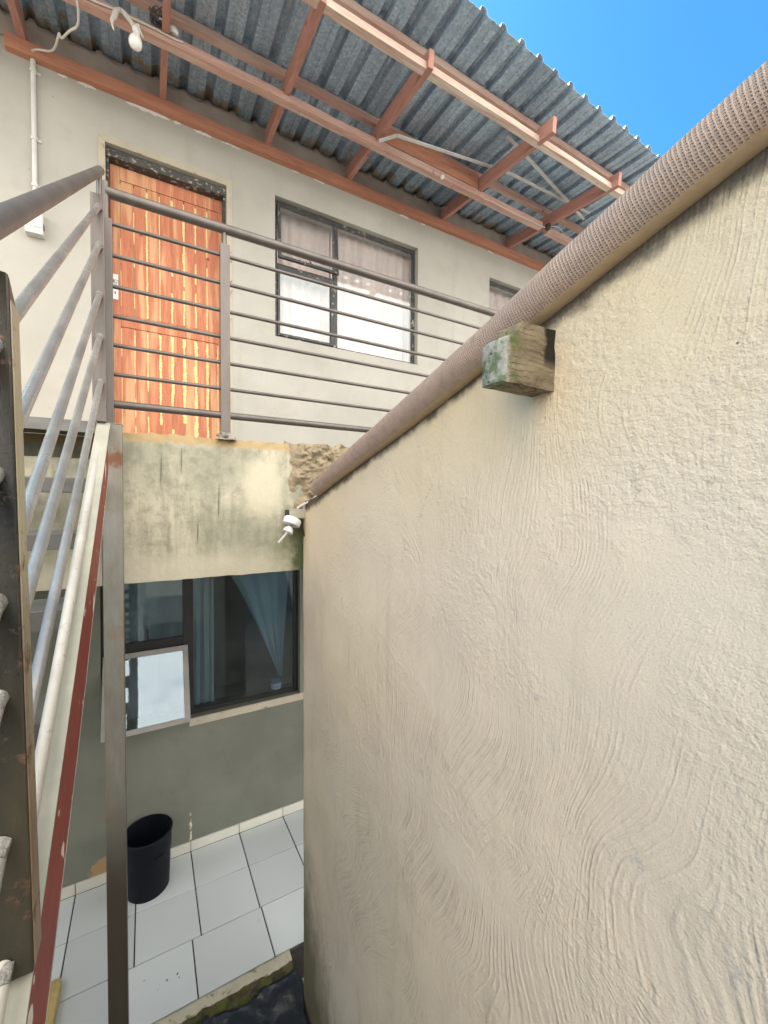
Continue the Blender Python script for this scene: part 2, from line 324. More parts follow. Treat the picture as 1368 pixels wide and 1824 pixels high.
def mat_stub():
    n = NT('weathered_timber_block')
    v = n.vmath('ADD', n.map(sc=(4, 22, 26)), n.vmath('SCALE', n.noise(None, 14, 3, col=True), None, 1.6))
    g = n.noise(v, 1.6, 7, .65)
    col = n.mix(n.ramp(g, [(.3, 0), (.68, 1)]), (.27, .225, .15), (.10, .078, .05))
    ring = n.math('SINE', n.math('MULTIPLY', n.math('ADD', n.vmath('LENGTH', n.map(loc=(0, -.03, -.065), sc=(0, 1, .8))), n.math('MULTIPLY', g, .004)), 900))
    s = n.sep(); tipf = n.rng(s[0], -.118, -.132)
    gc = n.mix(n.ramp(n.noise(None, 60, 5, .7), [(.35, 0), (.7, 1)]), (.36, .36, .33), (.20, .21, .19))
    col = n.mix(tipf, col, gc)
    col = n.mix(n.math('MULTIPLY', n.ramp(ring, [(.55, 0), (.8, .55)]), tipf), col, (.09, .09, .08))
    gl_ = n.math('SINE', n.math('ADD', n.math('MULTIPLY', s[2], 620), n.math('MULTIPLY', n.noise(n.map(sc=(2, 2, 2)), 5, 3), 26)))
    col = n.mix(n.math('MULTIPLY', n.math('MULTIPLY', n.ramp(gl_, [(.7, 0), (.95, .75)]), n.ramp(n.noise(None, 25, 4), [(.42, 0), (.58, 1)])), n.math('SUBTRACT', 1, tipf)), col, (.05, .04, .025))
    moss = n.math('MULTIPLY', n.ramp(n.noise(None, 34, 6, .7), [(.46, 0), (.56, 1)]), n.rng(s[0], -.085, -.12))
    col = n.mix(n.math('MULTIPLY', moss, .8), col, (.06, .10, .03))
    dk = n.math('ADD', s[0], n.math('MULTIPLY', n.noise(None, 30, 4), .03))
    col = n.mix(n.math('MULTIPLY', n.rng(dk, -.022, -.008), n.rng(s[2], .03, .06)), col, (.02, .018, .016))
    cks = n.ramp(n.noise(n.map(sc=(3, 40, 60)), 2, 4, .7), [(.62, 0), (.67, 1)])
    col = n.mix(n.math('MULTIPLY', cks, .6), col, (.05, .04, .02))
    return n.done(col, .85, 0, n.bump(n.math('SUBTRACT', g, cks), .8, .003), .2)
def mat_moss():
    n = NT('mossy_broken_mortar')
    a = n.noise(None, 24, 6, .7)
    col = n.mix(n.ramp(a, [(.35, 0), (.65, 1)]), (.11, .095, .065), (.035, .035, .025))
    col = n.mix(n.ramp(n.noise(None, 11, 5, .7), [(.47, 0), (.58, .85)]), col, (.10, .12, .025))
    return n.done(col, .95, 0, n.bump(a, .9, .01), .2)

M = {}
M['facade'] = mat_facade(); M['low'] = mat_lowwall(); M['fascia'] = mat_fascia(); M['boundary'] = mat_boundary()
M['sheet'] = mat_roofsheet()
M['beam_x'] = mat_wood('pink_stained_pine_along_x', (.56, .37, .32), (.44, .26, .22), 0, pale=(.56, .43, .37))
M['beam_lit'] = mat_wood('sky_lit_pine_batten', (.62, .50, .43), (.48, .31, .26), 0, pale=(.70, .62, .56))  # paler copy of the beam pine, sky light put into the colour
M['beam_y'] = mat_wood('red_brown_pine_rafter', (.47, .25, .205), (.36, .18, .15), 1)
M['wallbatten'] = mat_wood('orange_pine_batten', (.52, .25, .165), (.40, .17, .115), 0)
M['door'] = mat_wood('varnished_orange_pine', (.54, .22, .125), (.40, .13, .075), 2, pale=(.60, .36, .20))
M['filler'] = simple('yellow_wood_filler', (.72, .60, .31), (.60, .46, .19), 20, .8, 0, .4, 90)
M['mat'] = mat_mat(); M['stub'] = mat_stub(); M['moss'] = mat_moss()
M['rail'] = mat_steel('grey_painted_steel', (.15, .13, .12), (.10, .09, .085), rustamt=.74, metal=.45, rough=.34)
M['stairrail'] = mat_steel('brushed_grey_pipe', (.40, .39, .375), (.25, .245, .235), rustamt=.74, metal=.55, rough=.27)
M['flakypipe'] = mat_steel('flaking_white_pipe', (.50, .485, .44), (.37, .35, .31), rust=(.26, .12, .08), rustamt=.66, metal=.2, rough=.5, fleck=(.30, .26, .22))
def mat_post():
    n = NT('worn_support_post'); s_ = n.sep()
    a = n.noise(n.map(sc=(1.6, 1.6, .5)), 5, 6, .65); st = n.noise(n.map(sc=(18, 18, 1)), 1.2, 6, .65)
    col = n.mix(n.ramp(a, [(.35, 0), (.65, 1)]), (.25, .26, .26), (.15, .145, .125))
    col = n.mix(n.ramp(st, [(.42, 0), (.66, .8)]), col, (.20, .17, .12))
    col = n.mix(n.ramp(n.noise(None, 5.5, 7, .7), [(.56, 0), (.66, .7)]), col, (.21, .12, .07))
    lo = n.rng(n.math('ADD', s_[2], n.math('MULTIPLY', a, .5)), 1.85, 1.35)  # colour gets darker towards the bottom
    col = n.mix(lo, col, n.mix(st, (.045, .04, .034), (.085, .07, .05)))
    rt = n.math('ADD', s_[2], n.math('MULTIPLY', n.noise(None, 30, 5, .7), .12))
    col = n.mix(n.math('MULTIPLY', n.rng(rt, 2.885, 2.91), n.rng(rt, 2.965, 2.94)), col, (.16, .07, .035))
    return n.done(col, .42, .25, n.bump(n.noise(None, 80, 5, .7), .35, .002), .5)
M['post'] = mat_post()
M['nearpost'] = mat_steel('dark_painted_near_post', (.012, .014, .015), (.05, .043, .028), rust=(.16, .08, .045), rustamt=.62, metal=.35, rough=.26)
M['tread_edge'] = mat_steel('shaded_tread_edge', (.10, .10, .10), (.055, .055, .055), rustamt=.70, metal=.2, rough=.45, stretch=(.4, 1, 1))  # darker copy of the tread steel, shade of the fronts put into the colour
M['strip'] = mat_steel('lit_worn_side_paint', (.34, .30, .20), (.17, .11, .07), rust=(.09, .045, .025), rustamt=.60, metal=0, rough=.4, stretch=(1,1,.22))  # paler post paint, light on this side put into the colour
M['tread'] = mat_steel('grey_tread_steel', (.17, .17, .165), (.10, .10, .095), rustamt=.72, metal=.3, rough=.45, stretch=(.4, 1, 1))
M['stringer_top'] = mat_steel('cream_painted_channel', (.39, .385, .32), (.30, .30, .25), rust=(.22, .18, .12), rustamt=.72, metal=0, rough=.5)
def mat_red():
    n = NT('red_oxide_primer'); a = n.noise(None, 24, 6, .7)
    col = n.mix(n.ramp(a, [(.3, 0), (.7, 1)]), (.27, .045, .028), (.17, .03, .025))
    sp = n.noise(n.map(sc=(1, 1, .8)), 11, 3, .4); col = n.mix(n.ramp(sp, [(.655, 0), (.665, 1)]), col, (.62, .60, .55))
    d = n.voro(None, 20); col = n.mix(n.ramp(d, [(.10, 1), (.115, 0)]), col, (.62, .58, .52))
    return n.done(col, .55, 0, n.bump(a, .4, .002), .4)
M['red'] = mat_red()
M['frame'] = simple('charcoal_window_steel', (.035, .038, .042), (.055, .055, .055), 12, .5, .1, .4, 70, spots=(.35, .33, .30), spotamt=.61, spotscale=22)
M['frame_low'] = simple('black_window_steel', (.012, .013, .015), (.02, .02, .021), 12, .5, .1, .4, 70, spots=(.2, .19, .17), spotamt=.74, spotscale=22)
M['frame_pale'] = simple('pale_sash_edge_steel', (.30, .29, .28), (.22, .215, .21), 12, .5, .1, .3, 70)
M['lintel'] = simple('dark_flaking_paint', (.04, .042, .045), (.07, .065, .06), 12, .7, 0, .8, 60, spots=(.34, .31, .26), spotamt=.58, spotscale=30, stretch=(1, 1, 1.6))
M['surround'] = simple('rust_marked_plaster_band', (.46, .42, .34), (.38, .345, .28), 8, .85, 0, .5, 70, spots=(.28, .19, .11), spotamt=.62, spotscale=14)
M['glass'] = mat_glass(gloss=.082, tint=(.97, .97, .97), dirt=.05); M['glass_low'] = mat_glass('dark_window_glass', .05, (.68, .77, .81), .02)
M['glass_sash'] = mat_glass('mirroring_sash_glass', .13, (.55, .65, .72), .05)
M['curtain'] = mat_curtain('dusty_pink_curtain', (.95, .83, .79), .2)
M['sheer'] = mat_curtain('blue_grey_sheer', (.66, .74, .78), .35, .88)
M['net'] = mat_curtain('grey_net_curtain', (.62, .64, .64), .4, .9)
M['tile'] = mat_tile()
M['grout'] = simple('dark_grout', (.06, .055, .055), (.035, .033, .035), 20, .9)
M['skirt'] = simple('pale_skirting_tile', (.60, .60, .55), (.52, .52, .47), 6, .35, 0, .1, 30)
M['cement'] = simple('pale_cement_edge', (.46, .44, .35), (.36, .34, .26), 9, .9, 0, .7, 60, spots=(.22, .20, .13), spotamt=.62)
M['mortar'] = simple('brown_sandy_mortar', (.33, .265, .18), (.22, .18, .12), 16, .95, 0, 1, 50, spots=(.10, .11, .04), spotamt=.64, spotscale=18, bdist=.012)
M['beamfill'] = simple('dusty_pinkish_plaster', (.34, .29, .255), (.26, .22, .20), 9, .95, 0, .6, 50)
M['ground'] = simple('dusty_concrete_ground', (.36, .33, .28), (.28, .26, .22), 2, .9, 0, .5, 30)
M['plastic'] = simple('wet_black_plastic', (.012, .018, .028), (.02, .028, .04), 5, .35, 0, .5, 12, bdist=.02)
M['bin'] = simple('black_bin_plastic', (.003, .004, .008), (.005, .006, .012), 5, .6, 0, .1, 40, spec=.18)
M['white'] = simple('off_white_plastic', (.70, .71, .72), (.60, .61, .61), 8, .4, 0, .1, 50)
M['conduit'] = simple('dirty_white_conduit', (.66, .66, .64), (.50, .50, .48), 7, .5, 0, .1, 50, spots=(.3, .28, .25), spotamt=.68)
M['bulb'] = simple('frosted_bulb_glass', (.85, .85, .84), (.8, .8, .79), 5, .25, 0, .02, 20)
M['cloth'] = simple('white_rag', (.66, .63, .60), (.48, .45, .42), 22, .95, 0, .5, 70)
M['cable'] = simple('white_cable', (.62, .60, .56), (.5, .48, .45), 12, .5)
M['black'] = simple('plain_black', (.02, .02, .022), (.03, .03, .03), 9, .6)
M['wire'] = simple('grey_wire', (.10, .10, .11), (.2, .2, .2), 20, .5, .5)
M['trim'] = simple('white_pvc_trim', (.62, .62, .62), (.5, .5, .5), 9, .45)
M['stubend'] = simple('grey_timber_offcut', (.40, .385, .31), (.26, .25, .19), 3, .85, 0, .7, 50, stretch=(1, 12, 14))
M['ceramic'] = simple('white_ceramic', (.78, .80, .82), (.70, .72, .74), 6, .25, 0, .05, 30)
M['tublid'] = simple('blue_tub_lid', (.06, .08, .32), (.04, .06, .24), 12, .4)
M['tub'] = simple('white_tub_label', (.6, .58, .66), (.5, .48, .56), 12, .4)
M['brick'] = simple('yellow_sandstone_lump', (.50, .38, .15), (.36, .27, .11), 12, .95, 0, .8, 50, bdist=.01)
M['steelplate'] = simple('worn_lock_plate', (.62, .62, .62), (.45, .44, .42), 20, .35, .3, .2, 60)
M['weld'] = simple('weld_spatter', (.32, .31, .29), (.18, .17, .15), 40, .45, .5, 1, 120)

# ------------------------------------------------------------------ mesh builder
class MB:
    def __init__(s): s.v = []; s.f = []; s.uv = {}
    def quad(s, a, b, c, d):
        i = len(s.v); s.v += [Vector(a), Vector(b), Vector(c), Vector(d)]; s.f.append((i, i+1, i+2, i+3)); return s
    def box(s, x0, x1, y0, y1, z0, z1):
        i = len(s.v); s.v += [Vector((x, y, z)) for z in (z0, z1) for y in (y0, y1) for x in (x0, x1)]
        for f in ((0,2,3,1), (4,5,7,6), (0,1,5,4), (2,6,7,3), (0,4,6,2), (1,3,7,5)): s.f.append(tuple(i+k for k in f))
        return s
    def bar(s, p0, p1, w, h, up=(0,0,1), seg=1, wob=0, seed=0, centre=True):
        p0, p1 = Vector(p0), Vector(p1); d = (p1-p0); L_ = d.length; d.normalize(); up = Vector(up)
        r = d.cross(up).normalized(); u = r.cross(d)
        i = len(s.v); rnd = random.Random(seed)
        for k in range(seg+1):
            c = p0+d*(L_*k/seg)
            jx, jz = (rnd.uniform(-wob, wob), rnd.uniform(-wob, wob)) if wob else (0, 0)
            for a, b in ((-1,-1), (1,-1), (1,1), (-1,1)):
                s.v.append(c+r*(a*w/2+jx+ (rnd.uniform(-wob, wob)*.5 if wob else 0))+u*(b*h/2+jz+(rnd.uniform(-wob, wob)*.5 if wob else 0)))
        for k in range(seg):
            for e in range(4):
                a, b = i+k*4+e, i+k*4+(e+1) % 4; s.f.append((a, a+4, b+4, b)) 
        s.f.append((i, i+1, i+2, i+3)); j = i+seg*4; s.f.append((j+3, j+2, j+1, j)); return s
    def tube(s, pts, r, n=16, cap=True, uvlen=None, wob=0):
        pts = [Vector(p) for p in pts]; rs = r if isinstance(r, (list, tuple)) else [r]*len(pts)
        i = len(s.v); pr = None; acc = 0
        for k, p in enumerate(pts):
            t = (pts[min(k+1, len(pts)-1)]-pts[max(k-1, 0)]).normalized()
            if pr is None:
                a = Vector((0,0,1)) if abs(t.z) < .9 else Vector((1,0,0)); pr = (a-t*a.dot(t)).normalized()
            else: pr = (pr-t*pr.dot(t)).normalized()
            q = t.cross(pr)
            if k: acc += (p-pts[k-1]).length
            for e in range(n):
                an = 2*math.pi*e/n; rr = rs[k]
                s.v.append(p+(pr*math.cos(an)+q*math.sin(an))*rr)
        for k in range(len(pts)-1):
            for e in range(n):
                a, b = i+k*n+e, i+k*n+(e+1) % n; s.f.append((a, b, b+n, a+n))
                if uvlen: s.uv[len(s.f)-1] = [(k/(len(pts)-1), e/n), (k/(len(pts)-1), (e+1)/n), ((k+1)/(len(pts)-1), (e+1)/n), ((k+1)/(len(pts)-1), e/n)]
        if cap:
            s.f.append(tuple(i+e for e in reversed(range(n)))); j = i+(len(pts)-1)*n; s.f.append(tuple(j+e for e in range(n)))
        return s
    def lathe(s, c, prof, n=32, axis=(0,0,1), cap=False):
        ax = Vector(axis).normalized(); a = Vector((1,0,0)) if abs(ax.x) < .9 else Vector((0,1,0)); u = (a-ax*a.dot(ax)).normalized(); v = ax.cross(u)
        i = len(s.v); c = Vector(c)
        for r, h in prof:
            for e in range(n):
                an = 2*math.pi*e/n; s.v.append(c+ax*h+(u*math.cos(an)+v*math.sin(an))*r)
        for k in range(len(prof)-1):
            for e in range(n):
                a_, b = i+k*n+e, i+k*n+(e+1) % n; s.f.append((a_, b, b+n, a_+n))
        if cap:
            s.f.append(tuple(i+e for e in reversed(range(n)))); j = i+(len(prof)-1)*n; s.f.append(tuple(j+e for e in range(n)))
        return s
    def grid(s, fn, nu, nv):
        i = len(s.v)
        for a in range(nu+1):
            for b in range(nv+1): s.v.append(Vector(fn(a/nu, b/nv)))
        for a in range(nu):
            for b in range(nv):
                q = i+a*(nv+1)+b; s.f.append((q, q+nv+1, q+nv+2, q+1))
        return s
    def build(s, name, mat, parent=None, bevel=0, smooth=False, jitter=0, jscale=20, solid=0, segs=2):
        me = bpy.data.meshes.new(name); off = parent_world(parent) if parent else Vector((0,0,0))
        if parent is None:
            zmin = min(v.z for v in s.v); c = sum(s.v, Vector())/len(s.v); off = Vector((c.x, c.y, zmin))
            if getattr(s, 'origin', None) is not None: off = s.origin
        vv = s.v
        if jitter: vv = [v+mn.noise_vector(v*jscale)*jitter for v in vv]
        me.from_pydata([v-off for v in vv], [], s.f)
        if s.uv:
            ul = me.uv_layers.new(name='UVMap')
            for p in me.polygons:
                c_ = s.uv.get(p.index)
                if c_:
                    for li, q in zip(p.loop_indices, c_): ul.data[li].uv = q
        bm = bmesh.new(); bm.from_mesh(me)
        if not s.uv: bmesh.ops.recalc_face_normals(bm, faces=bm.faces)
        if bevel:
            es = [e for e in bm.edges if len(e.link_faces) == 2 and e.calc_face_angle(0) > .6]
            bmesh.ops.bevel(bm, geom=es, offset=bevel, segments=segs, affect='EDGES', profile=.6, clamp_overlap=True)
        bm.to_mesh(me); bm.free()
        o = bpy.data.objects.new(name, me); scene.collection.objects.link(o)
        if mat: me.materials.append(mat)
        if parent: o.parent = parent; o.location = (0,0,0)
        else: o.location = off
        if parent and parent.type == 'MESH': pass
        if smooth:
            for p in me.polygons: p.use_smooth = True
            try: me.set_sharp_from_angle(angle=R(40))
            except Exception: pass
        if solid:
            md = o.modifiers.new('thickness', 'SOLIDIFY'); md.thickness = solid; md.offset = 0
        return o
def parent_world(p):
    v = Vector((0,0,0))
    while p is not None: v = v+Vector(p.location); p = p.parent
    return v
def tag(o, label, cat, group=None, kind=None):
    if label: o['label'] = label
    if cat: o['category'] = cat
    if group: o['group'] = group
    if kind: o['kind'] = kind
    return o
def thing(name, label, cat, loc=(0,0,0), group=None):
    o = bpy.data.objects.new(name, None); scene.collection.objects.link(o); o.location = loc; o.empty_display_size = .05
    return tag(o, label, cat, group)
def struct(o): o['kind'] = 'structure'; return o
def wall_holes(mb, x0, x1, z0, z1, y0, y1, holes):
    xs = sorted({x0, x1, *[h[0] for h in holes], *[h[1] for h in holes]}); zs = sorted({z0, z1, *[h[2] for h in holes], *[h[3] for h in holes]})
    def sub(a):
        o_ = []
        for p, q in zip(a, a[1:]):
            k = max(1, int((q-p)/.6)); o_ += [p+(q-p)*i/k for i in range(k)]
        return o_+[a[-1]]
    xs, zs = sub(xs), sub(zs)
    for a, b in zip(xs, xs[1:]):
        for c, d in zip(zs, zs[1:]):
            mx_, mz = (a+b)/2, (c+d)/2
            if any(h[0] < mx_ < h[1] and h[2] < mz < h[3] for h in holes): continue
            mb.quad((a, y0, c), (b, y0, c), (b, y0, d), (a, y0, d)); mb.quad((a, y1, c), (a, y1, d), (b, y1, d), (b, y1, c))
    for h in holes+[(x0, x1, z0, z1)]:
        a, b, c, d = h
        mb.quad((a, y0, c), (a, y1, c), (a, y1, d), (a, y0, d)); mb.quad((b, y0, c), (b, y0, d), (b, y1, d), (b, y1, c))
        mb.quad((a, y0, c), (b, y0, c), (b, y1, c), (a, y1, c)); mb.quad((a, y0, d), (a, y1, d), (b, y1, d), (b, y0, d))
    return mb

# ================================================================== SETTING: ground and tiled floor
GZ, FZ = -2.70, -2.50
g = MB(); g.quad((-60, -60, GZ), (60, -60, GZ), (60, 60, GZ), (-60, 60, GZ)); g.origin = Vector((0, 0, GZ))
struct(g.build('ground', M['ground']))
g = MB(); g.box(-3, 6, 2.20, 3.2, GZ, FZ-.008); g.origin = Vector((0, 2.2, GZ)); struct(g.build('floor_base', M['grout']))
g = MB(); P = .3325; gap = .0036
yr = [2.212, 2.536, 2.868, 3.192]
for r_ in range(3):
    xo = .205 if r_ == 0 else .2525
    for k in range(-10, 17):
        a, b = xo+k*P, xo+(k+1)*P
        if r_ == 0 and k == 0: b = .592
        if r_ == 0 and k > 0: a, b = a+.0545, b+.0545
        g.box(a+gap, b-gap, yr[r_]+gap, yr[r_+1]-gap, FZ-.012, FZ+random.uniform(-.0008, .0008))
g.origin = Vector((0, 2.2, FZ)); struct(g.build('tiled_floor', M['tile'], bevel=.0015, segs=1))

# cement edge and mossy broken lip below the tiles
e = thing('cement_edge', 'pale cement edging with a broken mossy lip along the front of the tiled floor', 'kerb', (0, 2.15, GZ))
b = MB()
def edge_fn(u, v):
    x = -1.2+u*1.87; wd = .055+.02*mn.noise(Vector((x*6, 0, 3)))+.012*mn.noise(Vector((x*25, 0, 5)))
    return (x, 2.210-v*wd, -2.502-.006*v-.004*abs(mn.noise(Vector((x*20, v*4, 1)))))
b.grid(edge_fn, 120, 5); b.build('top_strip', M['cement'], e, smooth=True, solid=.004)
b = MB()
def lip(u, v):
    x = -1.2+u*1.87; wd = .055+.02*mn.noise(Vector((x*6, 0, 3)))+.012*mn.noise(Vector((x*25, 0, 5)))
    y = 2.212-wd-.06*v*(1+.5*mn.noise(Vector((x*5, v*2, 7))))*(.35+.65*min(1, max(0, (x+.1)*1.6)))
    z = -2.509-(v**1.25)*.185+.03*mn.noise(Vector((x*13, v*5, 2)))*math.sin(v*3.1)+.012*mn.noise(Vector((x*50, v*16, 2)))
    return (x, y, z)
b.grid(lip, 220, 26); b.build('mossy_lip', M['moss'], e, smooth=True)
b = MB()
def pl(u, v):
    x = -.2+u*.885; y = 1.2+v*.93
    x += .03*mn.noise(Vector((y*9, 1, 0))); y += .05*mn.noise(Vector((x*6, 2, 0)))*v+.02*mn.noise(Vector((x*22, 4, 0)))*v
    f = .5+.5*mn.noise(Vector((x*3, y*3, 0))); z = GZ+.018+.115*v**3+.045*f*(.3+v)+.02*abs(mn.noise(Vector((x*11, y*9, 4))))
    return (x, y, z)
b.grid(pl, 90, 90); o = b.build('plastic_sheet', M['plastic'], None, smooth=True, solid=.003)
tag(o, 'crumpled wet black plastic sheet lying at the foot of the mossy floor edge', 'plastic sheet')
b = MB(); b.box(-.50, -.405, 2.40, 2.62, FZ, FZ+.055); o = b.build('stone_lump', M['brick'], None, bevel=.014, jitter=.014, jscale=22, smooth=True)
tag(o, 'small yellow stone lump on the tiles beside the red stair stringer', 'stone')

# ================================================================== HOUSE
H = thing('two_storey_house', 'two storey plastered house with a balcony slab and an overhanging corrugated roof', 'house', (0, 3.2, FZ))
DOOR = (-.211, .517, .20, 2.272); W1 = (.867, 2.187, 1.272, 2.336); W2 = (3.075, 4.3, 1.272, 2.316); LW = (-.268, 1.062, -1.545, -.45)
b = wall_holes(MB(), -3, 6, -.35, 2.80, 3.2, 3.42, [DOOR, W1, W2]); b.build('upper_wall', M['facade'], H)
b = wall_holes(MB(), -3, 6, GZ, -.352, 3.203, 3.42, [LW]); b.build('lower_wall', M['low'], H)
b = MB(); b.box(-3, -2.8, 3.42, 8, GZ, 2.8).box(5.8, 6, 3.42, 8, GZ, 2.8).box(-2.8, 5.8, 7.8, 8, GZ, 2.8); b.build('outer_wall', M['facade'], H)
b = MB(); b.box(-2.8, 5.8, 3.42, 7.8, 0.0, .2).box(-2.8, 5.8, 3.42, 7.8, -2.6, -2.5); b.build('inner_floor', M['ground'], H)
# plaster beam-filling between wall batten and sheets, ragged top
b = MB(); N_ = 700
def fill(u, v):
    x = -3+u*9; ph = (x/.159) % 1
    top = 2.775+.012*mn.noise(Vector((x*7, 0, 0)))+.02*mn.noise(Vector((x*17, 3, 0)))+(.022 if .38 < ph < .62 else 0)
    z = 2.655+(top-2.655)*v
    return (x, 3.188-.012*v*v-.004*mn.noise(Vector((x*12, z*12, 0))), z)
b.grid(fill, N_, 6); b.build('beam_filling', M['beamfill'], H, smooth=True, solid=.004)
# plaster chips exposed under the batten
for (x, wd, hh) in ((-.30, .10, .014), (-.42, .05, .01), (.03, .26, .02), (.20, .05, .012), (.36, .12, .016), (.55, .14, .008), (1.22, .10, .008), (1.02, .07, .008), (2.03, .10, .012), (2.24, .05, .01), (3.08, .09, .01)):
    b = MB(); n_ = 14; top = []; bot = []
    for i in range(n_+1):
        t = i/n_; s_ = math.sin(math.pi*t)**.5
        xx = x-wd/2+wd*t; zc = 2.575-.006+.004*mn.noise(Vector((xx*30, 1, x)))
        top.append((xx, zc+hh*s_*(.7+.5*mn.noise(Vector((xx*60, 0, 1)))))); bot.append((xx, zc-hh*s_*(.5+.9*mn.noise(Vector((xx*70, 0, 5))))))
    for i in range(n_): b.quad((bot[i][0], 3.1972, bot[i][1]), (bot[i+1][0], 3.1972, bot[i+1][1]), (top[i+1][0], 3.1972, top[i+1][1]), (top[i][0], 3.1972, top[i][1]))
    b.build('plaster_chip', M['white'], H, solid=.003)
# slab with ragged crust edge
b = MB(); b.box(-.16, 6, 2.08, 3.2, -.345, .285); b.build('balcony_slab', M['facade'], H)
b = MB()
def fas(u, v):
    x = -.158+u*3.2; top = .292+.006*mn.noise(Vector((x*5, 0, 0)))+.009*mn.noise(Vector((x*23, 1, 0)))+.004*mn.noise(Vector((x*70, 2, 0)))-(.02 if .62 < x < .66 else 0)
    bot = -.350+.004*mn.noise(Vector((x*14, 3, 0))); z = bot+(top-bot)*v
    e_ = max(0, (v-.93)/.07); y = 2.05+.010*e_*(1+mn.noise(Vector((x*25, z*25, 0))))+.003*mn.noise(Vector((x*6, z*6, 0)))
    return (x, y, z)
b.grid(fas, 420, 60)
b.grid(lambda u, v: (fas(u, 1)[0], fas(u, 1)[1]+v*.06, fas(u, 1)[2]-.004*v), 420, 2)
b.grid(lambda u, v: (fas(u, 0)[0], fas(u, 0)[1]+v*.06, fas(u, 0)[2]+.001), 420, 2)
b.build('slab_fascia', M['fascia'], H, smooth=True)
b = MB(); b.box(-3, -.162, 2.36, 3.2, .19, .298).box(-3, -.162, 2.9, 3.2, -.3, .18); b.build('walkway_slab', M['fascia'], H)
b = MB(); b.box(-3, -.162, 2.055, 2.25, -.352, .17); b.build('slab_behind_stairs', M['fascia'], H)
b = MB()
def mor(u, v):
    x = .60+u*.36; z = -.10+v*(.398+.03*mn.noise(Vector((x*16, 0, 4)))); cx = abs(u-.5)/.5; m_ = max(0, 1-cx**1.6-(abs(v-.6)/.6)**3)
    rag = .6+.9*mn.noise(Vector((x*14, z*14, 0)))
    d = min(1, max(0, m_*3.0*rag-.15))
    return (x, 2.054-.035*d-.016*d*mn.noise(Vector((x*30, z*30, 5)))-.008*d*mn.noise(Vector((x*85, z*85, 8)))+.006*(1-d), z)
b.grid(mor, 90, 100); b.build('mortar_lump', M['mortar'], H, smooth=True)
# scratches in the render: short shallow grooves drawn as dark slivers
for (x, z0, z1) in ((.055, .06, .21), (.135, .12, .24), (.29, -.08, .08), (.20, -.19, -.09)):
    b = MB(); b.grid(lambda u, v: (x+(u-.5)*.0022*math.sin(math.pi*(.05+.9*v))+.004*(v-.5), 2.0462, z0+(z1-z0)*v), 1, 14); b.build('scratch', M['black'], H, solid=.0012)
# skirting tiles
for k in range(-9, 17):
    a = .2525+k*P; b = MB(); b.box(a+.002, a+P-.002, 3.190, 3.2025, FZ+.001, FZ+.068); b.build('skirting_tile', M['skirt'], H, bevel=.001, segs=1)
# bottom sill of plaster under lower window
b = MB(); b.box(.25, 1.10, 3.196, 3.203, -1.60, -1.547); b.build('window_sill', M['surround'], H)

# ---- door
b = MB(); sw = .036
b.box(-.211-sw, -.211, 3.196, 3.2, .2, 2.272+sw*1.3).box(.517, .517+sw, 3.196, 3.2, .2, 2.272+sw*1.3).box(-.211, .517, 3.196, 3.2, 2.272, 2.272+sw*1.3)
b.build('door_surround', M['surround'], H)
D = bpy.data.objects.new('door', None); scene.collection.objects.link(D); D.parent = H; D.location = Vector((-.2, 3.29, .25))-Vector(H.location)
b = MB(); b.box(-.209, .515, 3.23, 3.34, 2.215, 2.270).box(-.209, -.195, 3.245, 3.34, .2, 2.215).box(.501, .515, 3.245, 3.34, .2, 2.215); b.build('door_frame', M['lintel'], D, bevel=.003)
x0, x1 = -.193, .499; ys = 3.295
b = MB()
b.box(x0, x0+.055, ys, ys+.04, .22, 2.212); b.box(x0+.056, x1, ys, ys+.04, 2.125, 2.212).box(x0+.056, x1, ys, ys+.04, 1.165, 1.245)
b.box(x1-.03, x1, ys+.001, ys+.04, .22, 2.124)
b.build('door_rail', M['door'], D, bevel=.002)
np_ = 8; pw_ = (x1-.03-x0-.056)/np_
for k in range(np_):
    a = x0+.057+k*pw_
    b = MB(); b.box(a+.0015, a+pw_-.0015, ys+.004, ys+.03, .22, 1.163); b.box(a+.0015, a+pw_-.0015, ys+.004, ys+.03, 1.247, 2.123)
    pk = b.build('door_plank', M['door'], D, bevel=.002)
fl = MB()
def filler(xc, z0, z1, w0, seed, onoff):
    n_ = int((z1-z0)/.006); prev = None
    for i in range(n_+1):
        z = z0+(z1-z0)*i/n_; on = mn.noise(Vector((z*6, seed*3.1, 0)))+onoff
        wl = w0*(.55+.9*abs(mn.noise(Vector((z*45, seed, 0))))+.6*mn.noise(Vector((z*9, seed, 4)))); wr = w0*(.55+.9*abs(mn.noise(Vector((z*40, seed, 9))))+.6*mn.noise(Vector((z*8, seed, 14))))
        if on < 0: wl = wr = .0006
        q = ((xc-max(wl, .0006), z), (xc+max(wr, .0006), z))
        if prev: fl.quad((prev[0][0], ys+.0025, prev[0][1]), (prev[1][0], ys+.0025, prev[1][1]), (q[1][0], ys+.0025, q[1][1]), (q[0][0], ys+.0025, q[0][1]))
        prev = q
ws = [.003, .005, .009, .006, .011, .011, .009, .007]
wl_ = [.003, .005, .006, .010, .013, .015, .015, .012]
for k in range(np_+1):
    xc = x0+.057+k*pw_
    filler(xc, .24, 1.155, wl_[min(k, 7)]*.95, k+1, .45 if k > 1 else .2); 
    if k < np_: filler(xc, 1.25, 2.10, ws[min(k, 7)]*.8, k+21, .34 if k > 1 else .1)
fl.build('gap_filler', M['filler'], D, solid=.002)
b = MB(); b.box(-.186, -.152, ys-.004, ys, 1.335, 1.50); lk = b.build('lock_plate', M['steelplate'], D, bevel=.0015)
b = MB(); b.tube([(-.178, ys-.004, 1.455), (-.178, ys-.03, 1.455), (-.150, ys-.03, 1.452)], .006, 12); b.build('handle', M['steelplate'], D, smooth=True)
